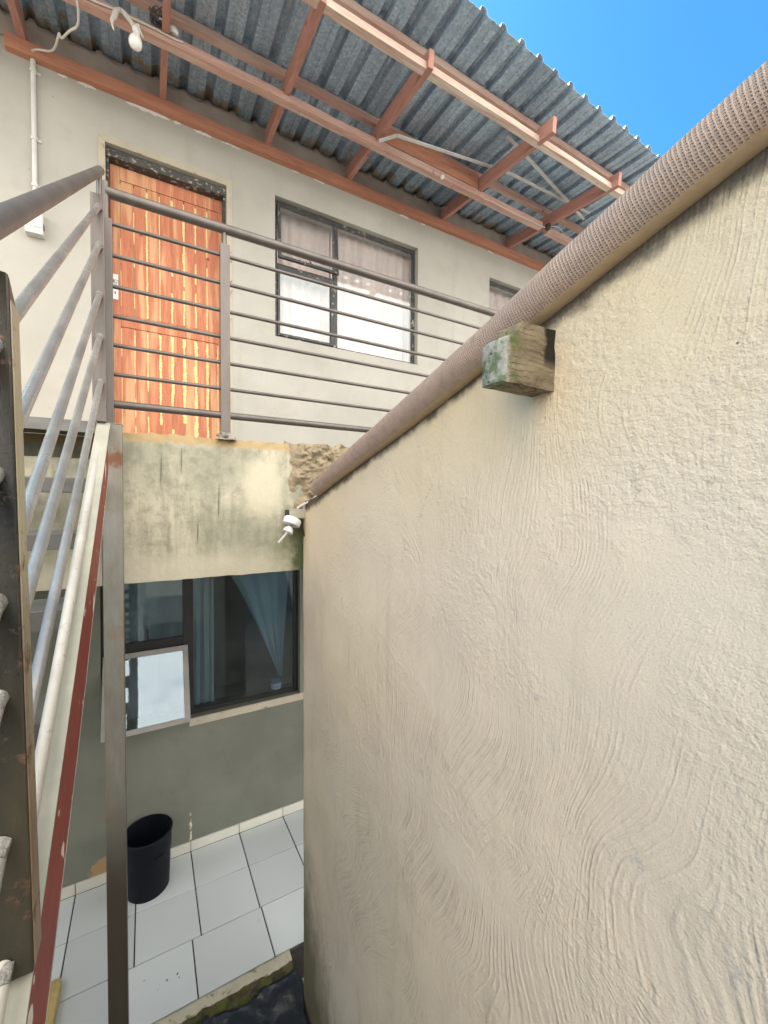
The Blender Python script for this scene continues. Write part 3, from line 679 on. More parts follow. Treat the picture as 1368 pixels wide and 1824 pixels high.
b = MB(); b.box(-.174, -.166, ys-.0055, ys-.004, 1.37, 1.385); b.build('keyhole', M['black'], D)

# ---- windows
def bars(parent, name, lst, mat, bev=.002):
    b = MB()
    for q in lst: b.box(*q)
    return b.build(name, mat, parent, bevel=bev, segs=1)
def window_root(name, loc):
    o = bpy.data.objects.new(name, None); scene.collection.objects.link(o); o.parent = H; o.location = Vector(loc)-Vector(H.location); return o
Wd = window_root('window', (1.5, 3.26, 1.28)); x0, x1, z0, z1 = W1; y = 3.25; mxx = 1.386
bars(Wd, 'frame', [(x0, x0+.028, y, y+.03, z0, z1), (x1-.028, x1, y, y+.03, z0, z1), (x0+.028, x1-.028, y, y+.03, z1-.028, z1), (x0+.028, x1-.028, y, y+.03, z0, z0+.028),
     (mxx-.018, mxx+.018, y-.002, y+.03, z0+.028, z1-.028), (x0+.028, mxx-.018, y, y+.03, 1.83, 1.86)], M['frame'])
# fixed lower left light has a second inner frame
bars(Wd, 'light_frame', [(x0+.03, x0+.05, y-.008, y+.02, z0+.03, 1.828), (mxx-.04, mxx-.02, y-.008, y+.02, z0+.03, 1.828), (x0+.05, mxx-.04, y-.008, y+.02, 1.808, 1.828), (x0+.05, mxx-.04, y-.008, y+.02, z0+.03, z0+.05)], M['frame'])
# top-hung vent a little open
def sash(parent, xa, xb, zt, length, ang, yh, prof, matf, matg, name='vent_sash', handle=True):
    # hinge along x at (yh, zt); bottom swings towards -Y
    def P_(x, d, n): return Vector((x, yh-math.sin(ang)*d-math.cos(ang)*n, zt-math.cos(ang)*d+math.sin(ang)*n*-1*-1 if False else zt-math.cos(ang)*d+math.sin(ang)*n))
    b = MB()
    def bx_(xa_, xb_, da, db, na, nb):
        i = len(b.v); b.v += [P_(x, d, n) for n in (na, nb) for d in (da, db) for x in (xa_, xb_)]
        for f in ((0,2,3,1), (4,5,7,6), (0,1,5,4), (2,6,7,3), (0,4,6,2), (1,3,7,5)): b.f.append(tuple(i+k for k in f))
    bx_(xa, xa+prof, 0, length, 0, .022); bx_(xb-prof, xb, 0, length, 0, .022); bx_(xa+prof, xb-prof, 0, prof, 0, .022); bx_(xa+prof, xb-prof, length-prof, length, 0, .022)
    o = b.build(name, matf, parent, bevel=.0015, segs=1)
    b = MB(); bx_(xa+prof, xb-prof, prof, length-prof, .009, .013); b.build('pane', matg, parent)
    if handle:
        b = MB(); xm = (xa+xb)/2+.02; b.bar(P_(xm, length-.02, -.003), P_(xm-.004, length-.10, -.03), .008, .012); b.build('stay_handle', M['black'], parent)
    return o
sash(Wd, x0+.024, mxx+.006, z1-.03, .435, R(5), y-.004, .022, M['frame'], M['glass'])
b = MB(); b.box(mxx+.018, x1-.028, y+.012, y+.016, z0+.028, z1-.028); b.build('pane', M['glass'], Wd)
b = MB(); b.box(x0+.05, mxx-.04, y+.012, y+.016, z0+.05, 1.808); b.build('pane', M['glass'], Wd)
Wd2 = window_root('window', (3.6, 3.26, 1.28)); a0, a1, c0, c1 = W2
bars(Wd2, 'frame', [(a0, a0+.028, y, y+.03, c0, c1), (a1-.028, a1, y, y+.03, c0, c1), (a0+.028, a1-.028, y, y+.03, c1-.028, c1), (a0+.028, a1-.028, y, y+.03, c0, c0+.028), (3.6, 3.636, y-.002, y+.03, c0+.028, c1-.028)], M['frame'])
b = MB(); b.box(a0+.028, 3.6, y+.012, y+.016, c0+.028, c1-.028); b.build('pane', M['glass'], Wd2)
b = MB(); b.box(3.636, a1-.028, y+.012, y+.016, c0+.028, c1-.028); b.build('pane', M['glass'], Wd2)
# lower window
Wl = window_root('window', (.4, 3.27, -1.54)); l0, l1, m0, m1_ = LW; yl = 3.255; ml = .25
bars(Wl, 'frame', [(l0, l0+.03, yl, yl+.035, m0, m1_), (l1-.035, l1, yl, yl+.035, m0, m1_), (l0+.03, l1-.035, yl, yl+.035, m0, m0+.03), (l0+.03, l1-.035, yl, yl+.035, m1_-.03, m1_),
     (ml-.034, ml+.034, yl-.004, yl+.035, m0+.03, m1_-.03), (l0+.03, ml-.034, yl, yl+.035, -1.03, -.965)], M['frame_low'])
b = MB(); b.box(ml+.034, l1-.035, yl+.012, yl+.016, m0+.03, m1_-.03); b.build('pane', M['glass_low'], Wl)
b = MB(); b.box(l0+.03, ml-.034, yl+.012, yl+.016, -.965, m1_-.03); b.build('pane', M['glass_low'], Wl)
b = MB(); b.bar((.0, yl-.006, -.95), (-.004, yl-.03, -.88), .010, .014); b.build('stay_handle', M['black'], Wl)
sash(Wl, l0+.01, ml-.005, -1.03, .505, R(23.5), yl-.006, .034, M['frame_pale'], M['glass_sash'], 'open_sash', True)
# dark inner lip on the open sash
# curtains
def curtain(name, xa, xb, za, zb, y, amp, folds, mat, label, seed=0, hem=None, cat='curtain', grp=None):
    grp = 'pink curtains behind the balcony windows' if name == 'curtain' else 'net curtains behind the ground floor window'
    b = MB()
    def f(u, v):
        x = xa+(xb-xa)*u; z = zb+(za-zb)*v
        yy = y+amp*math.sin(u*folds*6.283+1.3*mn.noise(Vector((u*5, v*.8, seed))))*(.4+.6*v)+amp*.6*mn.noise(Vector((u*9, v*1.2, seed+3)))
        return (x+.01*mn.noise(Vector((u*8, v*2, seed))), yy, z)
    b.grid(f, 120, 24); return tag(b.build(name, mat, None, smooth=True, solid=.001), label, cat, grp)
curtain('curtain', x0-.03, mxx-.005, z0-.03, z1+.02, 3.37, .014, 7, M['curtain'], 'dusty pink curtain behind the vent side of the balcony window', 1)
curtain('curtain', mxx+.005, x1+.03, z0-.03, z1+.02, 3.365, .016, 10, M['curtain'], 'dusty pink curtain behind the wide pane of the balcony window', 2)
curtain('curtain', a0-.02, 3.9, c0, c1+.02, 3.37, .014, 7, M['curtain'], 'dusty pink curtain in the far window half hidden by the brown roll', 3)
curtain('net_curtain', l0-.02, ml+.0, m0-.02, m1_+.02, 3.40, .010, 5, M['net'], 'grey net curtain behind the vent side of the ground floor window', 4)
curtain('net_curtain', ml+.03, ml+.19, m0-.02, m1_+.02, 3.40, .010, 3, M['net'], 'narrow grey net curtain hanging straight beside the ground floor mullion', 5)
b = MB()
def sheer(u, v):   # tied-back sheer: wide at top, gathered towards the lower right
    z = -.40+v*(-1.05); w0_ = .70*(1-v)**1.0+.07
    right = 1.03-.06*v; left = .42+.52*(v**.72)
    x = left+(right-left)*u
    yy = 3.385+.018*math.sin(u*22+v*5)*(.5+.5*v)+.008*mn.noise(Vector((u*6, v*3, 9)))
    return (x, yy, z)
b.grid(sheer, 90, 50); tag(b.build('sheer_curtain', M['sheer'], None, smooth=True, solid=.001), 'blue grey sheer curtain gathered to the lower right of the ground floor window', 'curtain')
b = MB(); b.box(-2.7, 5.7, 5.9, 5.95, -2.5, -.02); b.build('room_partition', M['facade'], H)
# tub on the inner sill
b = MB(); b.box(-.3, 1.09, 3.34, 3.425, -1.575, -1.545); b.build('inner_sill', M['low'], H)
tb = thing('plastic_tub', 'small white tub with a blue slatted lid on the ground floor window sill', 'tub', (.90, 3.33, -1.514))
b = MB(); b.lathe((.90, 3.325, -1.514), [(.0, 0), (.040, 0), (.043, .05), (0, .05)], 28); b.build('body', M['tub'], tb, smooth=True)
b = MB(); b.lathe((.90, 3.325, -1.464), [(0, 0), (.046, 0), (.046, .012), (.04, .016), (0, .016)], 28); ld = b.build('lid', M['tublid'], tb, smooth=True)
for k in range(5):
    b = MB(); b.box(.868+k*.014, .872+k*.014, 3.30, 3.35, -1.4475, -1.4455); b.build('lid_slot', M['white'], ld)
b = MB()
pts = [(.885, -1.497), (.892, -1.486), (.902, -1.482), (.910, -1.488), (.905, -1.497), (.895, -1.499)]
b.tube([(p[0], 3.2815, p[1]) for p in pts], .0022, 6); b.build('label_mark', M['tublid'], tb)

# ================================================================== ROOF (part of the house)
RF = bpy.data.objects.new('roof', None); scene.collection.objects.link(RF); RF.parent = H; RF.location = Vector((0, 3.2, 2.6))-Vector(H.location)
PIT = .159; X0 = 1.824-PIT*21   # rib phase
def zsheet(yy): return 2.80+.04*(yy-3.2)
SH = 0
k = 0; xs0 = X0; nper = 4
while xs0 < 6.0:
    b = MB(); prof = []
    for j in range(nper):
        a = xs0+j*PIT
        prof += [(a-.030, 0), (a-.019, .030), (a-.006, .036), (a+.006, .036), (a+.019, .030), (a+.030, 0), (a+.066, .0), (a+.070, .004), (a+.089, .004), (a+.093, 0)]
    prof.append((xs0+nper*PIT-.028, .0005))
    lift = .0018*(k % 2); ye = random.uniform(-.006, .006)
    ysteps = [1.800+.018*(0), 2.2, 2.7, 3.2, 4.5, 6.2, 8.1]
    i = len(b.v)
    for q in ysteps:
        for (x, dz) in prof:
            yy = q+(.018*(x-1.8)+ye if q < 2 else 0); b.v.append(Vector((x, yy, zsheet(yy)+dz+lift+.002*mn.noise(Vector((x*2, q, 0))))))
    n_ = len(prof)
    for r_ in range(len(ysteps)-1):
        for c in range(n_-1): q = i+r_*n_+c; b.f.append((q, q+n_, q+n_+1, q+1))
    b.build('roof_sheet', M['sheet'], RF, solid=.0012)
    xs0 += nper*PIT; k += 1
for x in (-.60, .113, .80, 1.464, 2.44, 3.30, 4.15, 5.0):
    y_end = {.113: 2.03, .80: 2.03, 1.464: 2.015, 2.44: 1.93, 3.30: 1.985}.get(x, 2.0)
    b = MB(); b.bar((x, y_end, 2.640+.045*(y_end-3.15)), (x, 3.20, 2.70+.002), .036, .10, seg=9, wob=.0012, seed=int(x*100)); b.build('rafter', M['beam_y'], RF, bevel=.002)
# battens under the rafters, purlins over them
b = MB(); b.bar((-1.6, 2.067, 2.568), (6, 2.067, 2.568), .048, .042, seg=40, wob=.0015, seed=3); b.build('outer_batten', M['beam_lit'], RF, bevel=.002)
b = MB(); b.bar((-1.6, 2.69, 2.590), (3.22, 2.69, 2.585), .055, .050, seg=30, wob=.002, seed=4); b.build('middle_batten', M['beam_x'], RF, bevel=.002)
b = MB(); b.bar((3.32, 2.71, 2.590), (6, 2.70, 2.585), .055, .050, seg=12, wob=.002, seed=14); b.build('middle_batten', M['beam_x'], RF, bevel=.002)
for (xa, xb_, yy, sd_) in ((-1.6, 6, 2.135, 5), (-1.6, 6, 2.70, 6)):
    zt = zsheet(yy)-.002; b = MB(); b.bar((xa, yy, zt-.026), (xb_, yy, zt-.026), .042, .048, seg=40, wob=.0015, seed=sd_); b.build('purlin', M['beam_x'], RF, bevel=.002)
b = MB(); b.box(1.49, 2.42, 2.66, 2.70, 2.616, 2.732); b.build('packing_board', M['wallbatten'], RF, bevel=.002)
b = MB(); b.bar((-.68, 3.176, 2.615), (6, 3.176, 2.615), .048, .072, seg=40, wob=.0015, seed=8); b.build('wall_batten', M['wallbatten'], RF, bevel=.002)

# ================================================================== wires, bulb, trims under the roof
lb = thing('hanging_bulb', 'white light bulb tied with a rag to the middle roof batten', 'light bulb', (-.03, 2.63, 2.40))
b = MB(); b.lathe((-.036, 2.625, 2.408), [(0, 0), (.016, .003), (.028, .014), (.032, .03), (.030, .046), (.022, .062), (.016, .075), (.015, .088), (0, .088)], 28, axis=(.12, 0, 1)); b.build('bulb', M['bulb'], lb, smooth=True)
b = MB(); b.lathe((-.026, 2.625, 2.49), [(0, 0), (.015, 0), (.017, .018), (.012, .03), (0, .03)], 20, axis=(-.3, 0, 1)); b.build('lamp_holder', M['ceramic'], lb, smooth=True)
b = MB(); b.tube([(-.035, 2.625, 2.515), (-.05, 2.628, 2.54), (-.08, 2.632, 2.572), (-.10, 2.632, 2.582)], [.010, .009, .011, .008], 8)
b.tube([(-.10, 2.632, 2.582), (-.118, 2.63, 2.56), (-.125, 2.63, 2.53), (-.137, 2.63, 2.50), (-.133, 2.63, 2.47), (-.125, 2.63, 2.455)], [.009, .013, .011, .008, .005, .002], 8)
b.tube([(-.045, 2.622, 2.515), (-.02, 2.615, 2.52), (-.008, 2.622, 2.50), (.006, 2.62, 2.478)], [.007, .011, .008, .002], 8)
b.build('rag_tie', M['cloth'], lb, smooth=True, jitter=.006, jscale=40)
wn = thing('wire_bundle', 'tangled ball of grey wire tucked over the middle roof batten', 'wire', (.07, 2.655, 2.617))
b = MB(); rnd = random.Random(3)
for q in range(26):
    ax = Vector((rnd.gauss(0, 1), rnd.gauss(0, 1), rnd.gauss(0, 1))).normalized(); a = ax.orthogonal().normalized(); c = ax.cross(a); rr = rnd.uniform(.022, .046)
    ctr = Vector((.075, 2.66, 2.668))+Vector((rnd.uniform(-.01, .01), rnd.uniform(-.012, .012), rnd.uniform(-.01, .01)))
    b.tube([ctr+(a*math.cos(t)+c*math.sin(t))*rr*(1+.12*math.sin(3*t+q)) for t in [i*.42 for i in range(13)]], .0016, 5)
b.build('wire_coil', M['wire'], wn, smooth=True)
lh = thing('lamp_rose', 'small white ceiling rose hanging beside the grey wire ball', 'ceiling rose', (.15, 2.648, 2.60))
b = MB(); b.lathe((.150, 2.650, 2.612), [(0, 0), (.022, 0), (.026, .01), (.020, .024), (.012, .03), (0, .03)], 24, axis=(.2, -.3, 1)); b.build('rose', M['ceramic'], lh, smooth=True)
b = MB(); b.tube([(.145, 2.64, 2.63), (.11, 2.63, 2.64), (.08, 2.63, 2.635)], .004, 8); b.build('tail', M['cable'], lh, smooth=True)
def cable(name, pts, r, label, mat='cable', cat='cable', sub=4):
    P_ = [Vector(p) for p in pts]; q = []
    for i in range(len(P_)-1):
        p0, p1, p2, p3 = P_[max(i-1, 0)], P_[i], P_[i+1], P_[min(i+2, len(P_)-1)]
        for k in range(sub):
            t = k/sub; q.append(.5*((2*p1)+(-p0+p2)*t+(2*p0-5*p1+4*p2-p3)*t*t+(-p0+3*p1-3*p2+p3)*t**3))
    q.append(P_[-1]); b = MB(); b.tube(q, r, 8); return tag(b.build(name, M[mat], None, smooth=True), label, cat)
cable('batten_cable', [(-.30, 2.657, 2.575), (-.196, 2.655, 2.58), (-.12, 2.657, 2.59), (-.047, 2.655, 2.588), (.05, 2.655, 2.592), (.153, 2.656, 2.59), (.20, 2.658, 2.598)], .005, 'white cable pinned along the near face of the middle roof batten')
cable('loop_cable', [(-.29, 2.68, 2.565), (-.288, 2.72, 2.532), (-.30, 2.77, 2.515), (-.338, 2.82, 2.518), (-.383, 2.9, 2.531), (-.393, 2.9, 2.552), (-.405, 2.93, 2.545), (-.419, 2.98, 2.553), (-.44, 3.04, 2.57), (-.47, 3.1, 2.60), (-.53, 3.148, 2.62), (-.556, 3.150, 2.60)], .0055, 'white looping cable drooping from the batten to the top of the conduit')
cable('thin_wire', [(2.44, 2.655, 2.565), (2.50, 2.655, 2.555), (2.60, 2.65, 2.558), (2.72, 2.65, 2.552), (2.9, 2.65, 2.555), (3.1, 2.652, 2.556), (3.25, 2.655, 2.565)], .0025, 'thin pale wire sagging under the right half of the middle batten')
cable('curled_wire', [(3.27, 2.64, 2.57), (3.34, 2.64, 2.60), (3.42, 2.64, 2.61), (3.48, 2.64, 2.585), (3.50, 2.64, 2.56)], .0025, 'curled white wire end beside the black knob on the roof batten')
b = MB(); b.lathe((2.035, 2.645, 2.545), [(0, 0), (.014, .002), (.017, .012), (.010, .026), (0, .028)], 18, axis=(0, .3, 1)); tag(b.build('cable_clip', M['ceramic'], None, smooth=True), 'small round white clip nailed under the middle roof batten', 'cable clip')
b = MB(); b.lathe((3.27, 2.64, 2.55), [(0, 0), (.020, .003), (.028, .02), (.024, .042), (0, .05)], 18, axis=(0, .2, 1)); tag(b.build('black_knob', M['black'], None, smooth=True, jitter=.003), 'black knob hanging where the roof batten meets a rafter', 'black knob')  # black knob of unknown use
def trim(pts, label, name='plastic_trim'):
    b = MB()
    for p, q in zip(pts, pts[1:]):
        b.bar(p, q, .024, .009)
        b.bar(Vector(p)-Vector((0, 0, .0065)), Vector(q)-Vector((0, 0, .0065)), .008, .003)
    tag(b.build(name, M['trim'], None, bevel=.001, segs=1), label, 'trim', 'white plastic trims under the roof sheets')
trim([(1.45, 2.622, 2.56), (1.553, 2.546, 2.588), (2.4, 2.536, 2.712), (2.634, 2.506, 2.718), (3.656, 2.489, 2.742)], 'bent white plastic trim running from the middle batten over the rafters')
trim([(2.35, 2.28, 2.735), (2.479, 2.305, 2.735), (3.682, 2.565, 2.738)], 'straight white plastic trim crossing the bent one under the sheets')

# conduit and switch box on the facade
cd = thing('wall_conduit', 'white conduit pipe running down the plaster to a small white switch box', 'conduit', (-.557, 3.2, 1.56))
b = MB(); b.tube([(-.557, 3.186, 1.68), (-.557, 3.186, 2.1), (-.557, 3.186, 2.58)], .0125, 16); b.build('pipe', M['conduit'], cd, smooth=True)
for z in (1.85, 2.12, 2.51):
    b = MB(); b.tube([(-.557, 3.186, z), (-.557, 3.186, z+.018)], .0165, 16).box(-.545, -.525, 3.192, 3.2, z+.002, z+.016); b.build('clip', M['conduit'], cd, smooth=False)
b = MB(); b.box(-.600, -.517, 3.145, 3.2, 1.562, 1.70); bx = b.build('switch_box', M['conduit'], cd, bevel=.004)
b = MB(); b.box(-.594, -.524, 3.1405, 3.1445, 1.60, 1.694); b.build('cover', M['white'], bx, bevel=.001)
b = MB(); b.lathe((-.557, 3.1405, 1.665), [(0, 0), (.010, 0), (.009, .006), (0, .006)], 16, axis=(0, -1, 0)); b.build('knob', M['conduit'], bx, smooth=True)
b = MB(); b.box(-.5168, -.5155, 3.16, 3.185, 1.60, 1.635); b.build('side_slot', M['black'], bx)

# ================================================================== BALCONY RAILING
BR = thing('balcony_railing', 'grey steel pipe railing along the balcony slab in front of the orange door', 'railing', (.9, 2.05, .29))
yb = 2.06; XE = 3.6
b = MB(); b.tube([(-.135, yb, 1.262), (XE, yb, 1.262)], .0215, 20); b.build('handrail', M['rail'], BR, smooth=True)
for z in (1.140, 1.012, .886, .765, .646, .526):
    b = MB(); b.tube([(-.115, yb, z), (1.2, yb, z-.001), (XE, yb, z)], .0085, 12); b.build('rail_bar', M['rail'], BR, smooth=True)
b = MB(); b.tube([(-.115, yb, .402), (XE, yb, .404)], .0165, 16); b.build('bottom_bar', M['rail'], BR, smooth=True)
for (x, zb) in ((.322, .300), (2.45, .295), (3.45, .295)):
    b = MB(); b.box(x-.021, x+.021, yb-.020, yb+.022, zb, 1.185); p_ = b.build('post', M['rail'], BR, bevel=.002)
    b = MB(); b.tube([(x, yb, 1.18), (x, yb, 1.25)], .009, 12); b.build('post_pin', M['rail'], p_, smooth=True)
b = MB(); b.box(-.141, -.114, yb-.020, yb+.018, .300, 1.150); p_ = b.build('post', M['rail'], BR, bevel=.002)
b = MB(); b.tube([(-.135, yb-.005, 1.14), (-.135, yb-.005, 1.30)], .011, 12); b.build('post_pin', M['rail'], p_, smooth=True)
b = MB()
def foot(u, v):
    a = u*6.283; r_ = (.018*(1-v)**.6+.022)*(1+.9*mn.noise(Vector((math.cos(a)*2, math.sin(a)*2, 3+v*2)))); return (.322+r_*math.cos(a)*1.1, yb-.01+r_*math.sin(a)*.8, .285+.035*v+.006*mn.noise(Vector((u*9, v*4, 0))))
b.grid(foot, 28, 8); o = b.build('mortar_blob', simple('grey_mortar_blob', (.34, .31, .27), (.15, .14, .12), 30, .9, 0, 1, 80, bdist=.01), BR, smooth=True)

# ================================================================== SUPPORT POST
SP = thing('support_post', 'rust streaked square steel post carrying the balcony beside the stairs', 'post', (-.118, 1.985, GZ))
b = MB(); b.box(-.1525, -.0835, 1.950, 2.020, GZ, .303)
b.build('shaft', M['post'], SP, bevel=.004)
b = MB(); b.box(-.1535, -.0825, 1.949, 2.021, .3035, .307); b.build('cap_plate', M['post'], SP)
b = MB(); b.box(-.18, -.055, 1.93, 2.045, GZ, GZ+.008); b.build('base_plate', M['post'], SP)

# ================================================================== STAIRCASE
def XR(yy): return -.150+.018*(yy-1.93)
ST = thing('steel_staircase', 'open steel staircase with a red oxide stringer climbing to the balcony', 'staircase', (-.5, 0, GZ))
def zst(yy): return .289+.79*(yy-1.93)       # top edge of the outer stringer
ya, yb2 = -1.75, 1.948
# outer stringer: cream top flange, red web
b = MB()
xo = lambda yy: XR(yy)+.025
def web(u, v):
    yy = ya+(yb2-.10-ya)*u; dp = .195-.07*max(0, (yy-1.2)/.65); return (xo(yy)+.0, yy, zst(yy)-.003-dp*v)
b.grid(web, 30, 1); b.build('stringer_web', M['red'], ST, solid=.006)
b = MB(); b.grid(lambda u, v: (xo(ya+(yb2-ya)*u)+.0035-.043*v, ya+(yb2-ya)*u, zst(ya+(yb2-ya)*u)), 30, 1); b.build('stringer_flange', M['stringer_top'], ST, solid=.006)
b = MB(); yq = lambda u: ya+(yb2-.10-ya)*u
b.grid(lambda u, v: (xo(yq(u))+.0035-.043*v, yq(u), zst(yq(u))-.201+.07*max(0, (yq(u)-1.2)/.65)), 30, 1); b.build('stringer_flange', M['stringer_top'], ST, solid=.006)
b = MB(); b.bar((-1.05, ya, zst(ya)-.08), (-1.05, yb2, zst(yb2)-.08), .04, .14); b.build('far_stringer', M['stringer_top'], ST)
for k in range(14):
    yf = 1.78-.24*k; zt = .080-.176*k
    if zt < GZ+.1: break
    b = MB(); b.box(-1.03, XR(yf)-.022, yf, yf+.155, zt-.004, zt); tr = b.build('tread', M['tread'], ST)
    b = MB(); b.box(-1.03, XR(yf)-.022, yf-.001, yf+.004, zt-.05, zt-.0045).box(-1.03, XR(yf)-.022, yf+.15, yf+.156, zt-.05, zt-.0045); b.build('tread_edge', M['tread_edge'], tr)
b = MB(); b.box(-1.05, -.168, 1.95, 2.37, .300, .306); ld_ = b.build('landing_plate', M['tread'], ST)
b = MB(); b.box(-1.05, -.168, 1.949, 1.953, .262, .2995); b.build('landing_edge', M['tread'], ld_)

# ================================================================== STAIR RAILING
SR = thing('stair_railing', 'grey pipe stair railing with dark near post and sloping bars', 'railing', (-.17, .8, -.6))
def pt(yy, z193, m=.755): return Vector((XR(yy), yy, z193+m*(yy-1.93)))
y0r = .12
b = MB(); b.tube([pt(yy, 1.250, .742) for yy in (y0r-.2, .5, 1.2, 1.99)], .0160, 24); b.build('handrail', M['rail'], SR, smooth=True)
for i, z in enumerate((1.120, .975, .790, .632, .460, .275)):
    mat_ = M['stairrail'] if i < 5 else M['flakypipe']
    ms_ = (.758, .775, .760, .735, .755, .742)[i]
    b = MB(); b.tube([pt(yy, z, ms_) for yy in (y0r, .6, 1.2, 1.935)], .0100 if i < 5 else .0108, 16); ob = b.build('rail_bar', mat_, SR, smooth=True)
    if i == 5: ob['label'] = 'flaking whitish lowest bar'
    b = MB(); c_ = pt(1.905, z, ms_)
    b.tube([c_+Vector((0, .0, 0)), c_+Vector((0, .018, .012))], [.0108, .0145], 10); b.build('weld', M['weld'], ob, smooth=True, jitter=.003, jscale=90)
    b = MB(); c_ = pt(.712, z, ms_)
    b.tube([c_+Vector((0, -.012, -.006)), c_+Vector((0, .008, .004))], [.0102, .0125], 12); b.build('weld', M['weld'], ob, smooth=True, jitter=.004, jscale=90)
# top post
b = MB(); b.box(-.1765, -.1325, 1.925, 1.948, .305, 1.165); tp = b.build('post', M['rail'], SR, bevel=.002)
b = MB(); b.tube([(-.148, 1.936, 1.16), (-.148, 1.936, 1.245)], .0095, 12); b.build('post_pin', M['rail'], tp, smooth=True)
# near post: rectangular tube with a slanted open top
b = MB(); xa, xb_, yn0, yn1 = -.214, -.1535, .716, .757
zb = zst(.74)+.004
i = 0
for (x, yy, zt) in ((xa, yn0, .305), (xb_, yn0, .296), (xb_, yn1, .262), (xa, yn1, .27)):
    b.v.append(Vector((x+.014, yy, zb))); b.v.append(Vector((x, yy, zt)))
b.f += [(0, 2, 3, 1), (2, 4, 5, 3), (4, 6, 7, 5), (6, 0, 1, 7), (0, 6, 4, 2), (1, 3, 5, 7)]
npst = b.build('near_post', M['nearpost'], SR, bevel=.003, jitter=.0)
npst['label'] = 'dark painted near post'
b = MB(); b.box(-.1535, -.152, yn0+.002, yn1-.001, zb+.01, .262)  # added strip, coloured paler where light falls on the post's side
for q in b.v: q.x += .014*(.28-q.z)/(.28-zb)
sp_ = b.build('lit_side_strip', M['strip'], npst, bevel=.0005, segs=1); sp_['label'] = 'cream and brown worn side of the near post, coloured paler as if lit'
b = MB(); b.tube([(-.185, .736, .27), (-.180, .738, .385)], .0095, 12); b.build('post_pin', M['nearpost'], npst, smooth=True)
# ================================================================== BOUNDARY WALL, ROLL, BEAM STUB
WX, WY = .69, 2.035
tops = [(2.035, .005), (1.95, .006), (1.78, .035), (1.146, .203), (.862, .285), (.45, .400), (.224, .458), (-.5, .66), (-3.5, 1.5)]
def ztop(yy):
    for (a, za), (b_, zb_) in zip(tops, tops[1:]):
        if b_ <= yy <= a: t = (a-yy)/(a-b_); return za+(zb_-za)*t
    return tops[-1][1]
BW = thing('boundary_wall', 'cream plastered garden wall with combed trowel marks and a sloping top', 'wall', (WX, WY, GZ))
b = MB()
def bw(u, v):
    yy = WY-5.5*(u**1.6); zt_ = ztop(yy); z = GZ+(zt_-GZ)*v
    x = WX+.003*mn.noise(Vector((yy*2.3, z*2.3, 0)))+.0012*mn.noise(Vector((yy*11, z*11, 0)))
    ed = max(0, 1-(WY-yy)/.012); x += .006*ed*ed+.003*ed*mn.noise(Vector((z*30, 0, 0)))
    return (x, yy, z)
b.grid(bw, 160, 120)
b.grid(lambda u, v: (WX+.006+u*.2, WY, GZ+(ztop(WY)-GZ)*v), 4, 40)
b.grid(lambda u, v: (bw(u, 1)[0]+v*.2, bw(u, 1)[1], bw(u, 1)[2]), 160, 2)
b.grid(lambda u, v: (WX+.2, WY-5.5*(u**1.6), GZ+(ztop(WY-5.5*(u**1.6))-GZ)*v), 60, 4)
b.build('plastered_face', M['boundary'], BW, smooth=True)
b = MB()
b.grid(lambda u, v: (WX-.0035+.002*mn.noise(Vector((u*9, v*9, 0))), WY-.001-u*(.045+.02*mn.noise(Vector((v*7, 0, 2)))), -.10+v*.105), 8, 20)
b.build('grey_cement_patch', simple('grey_cement_patch', (.46, .45, .39), (.38, .37, .31), 20, .9, 0, .5, 60, spots=(.14, .15, .10), spotamt=.64), BW, smooth=True, solid=.003)

RM = thing('rolled_mat', 'long brown woven mat rolled up and lying along the sloping wall top', 'rolled mat', (.69, .8, .2))
b = MB(); pts = []
ctr = [(1.805, .062), (1.6, .120), (1.122, .243), (.75, .346), (.558, .404), (.349, .466), (.22, .500), (.0, .560), (-.6, .725), (-1.4, .96)]
K = 150
for i in range(K+1):
    yy = 1.805-3.2*i/K
    for (a, za), (c, zc) in zip(ctr, ctr[1:]):
        if c <= yy <= a: z = za+(zc-za)*(a-yy)/(a-c); break
    pts.append((.688-.006+.0015*math.sin(i*.5), yy, z+.0012*math.sin(i*.9)))
sm = [pts[0]]+[tuple(sum(pts[j][c] for j in range(max(0, i-3), min(K, i+3)+1))/(min(K, i+3)-max(0, i-3)+1) for c in range(3)) for i in range(1, K)]+[pts[-1]]
rs = [.037+.006*min(1, i/40)+.0009*mn.noise(Vector((i*.35, 0, 0))) for i in range(K+1)]
b.tube(sm, rs, 48, cap=True, uvlen=True); b.build('roll', M['mat'], RM, smooth=True)
b = MB(); c0_ = Vector(sm[0]); dirv = (Vector(sm[0])-Vector(sm[3])).normalized()
a_ = dirv.orthogonal().normalized(); c_ = dirv.cross(a_)
b.tube([c0_+dirv*.0015+(a_*math.cos(t)+c_*math.sin(t))*(.034*(1-t/21)) for t in [q*.35 for q in range(52)]], .0022, 6); b.build('spiral_end', M['mat'], RM, smooth=True)

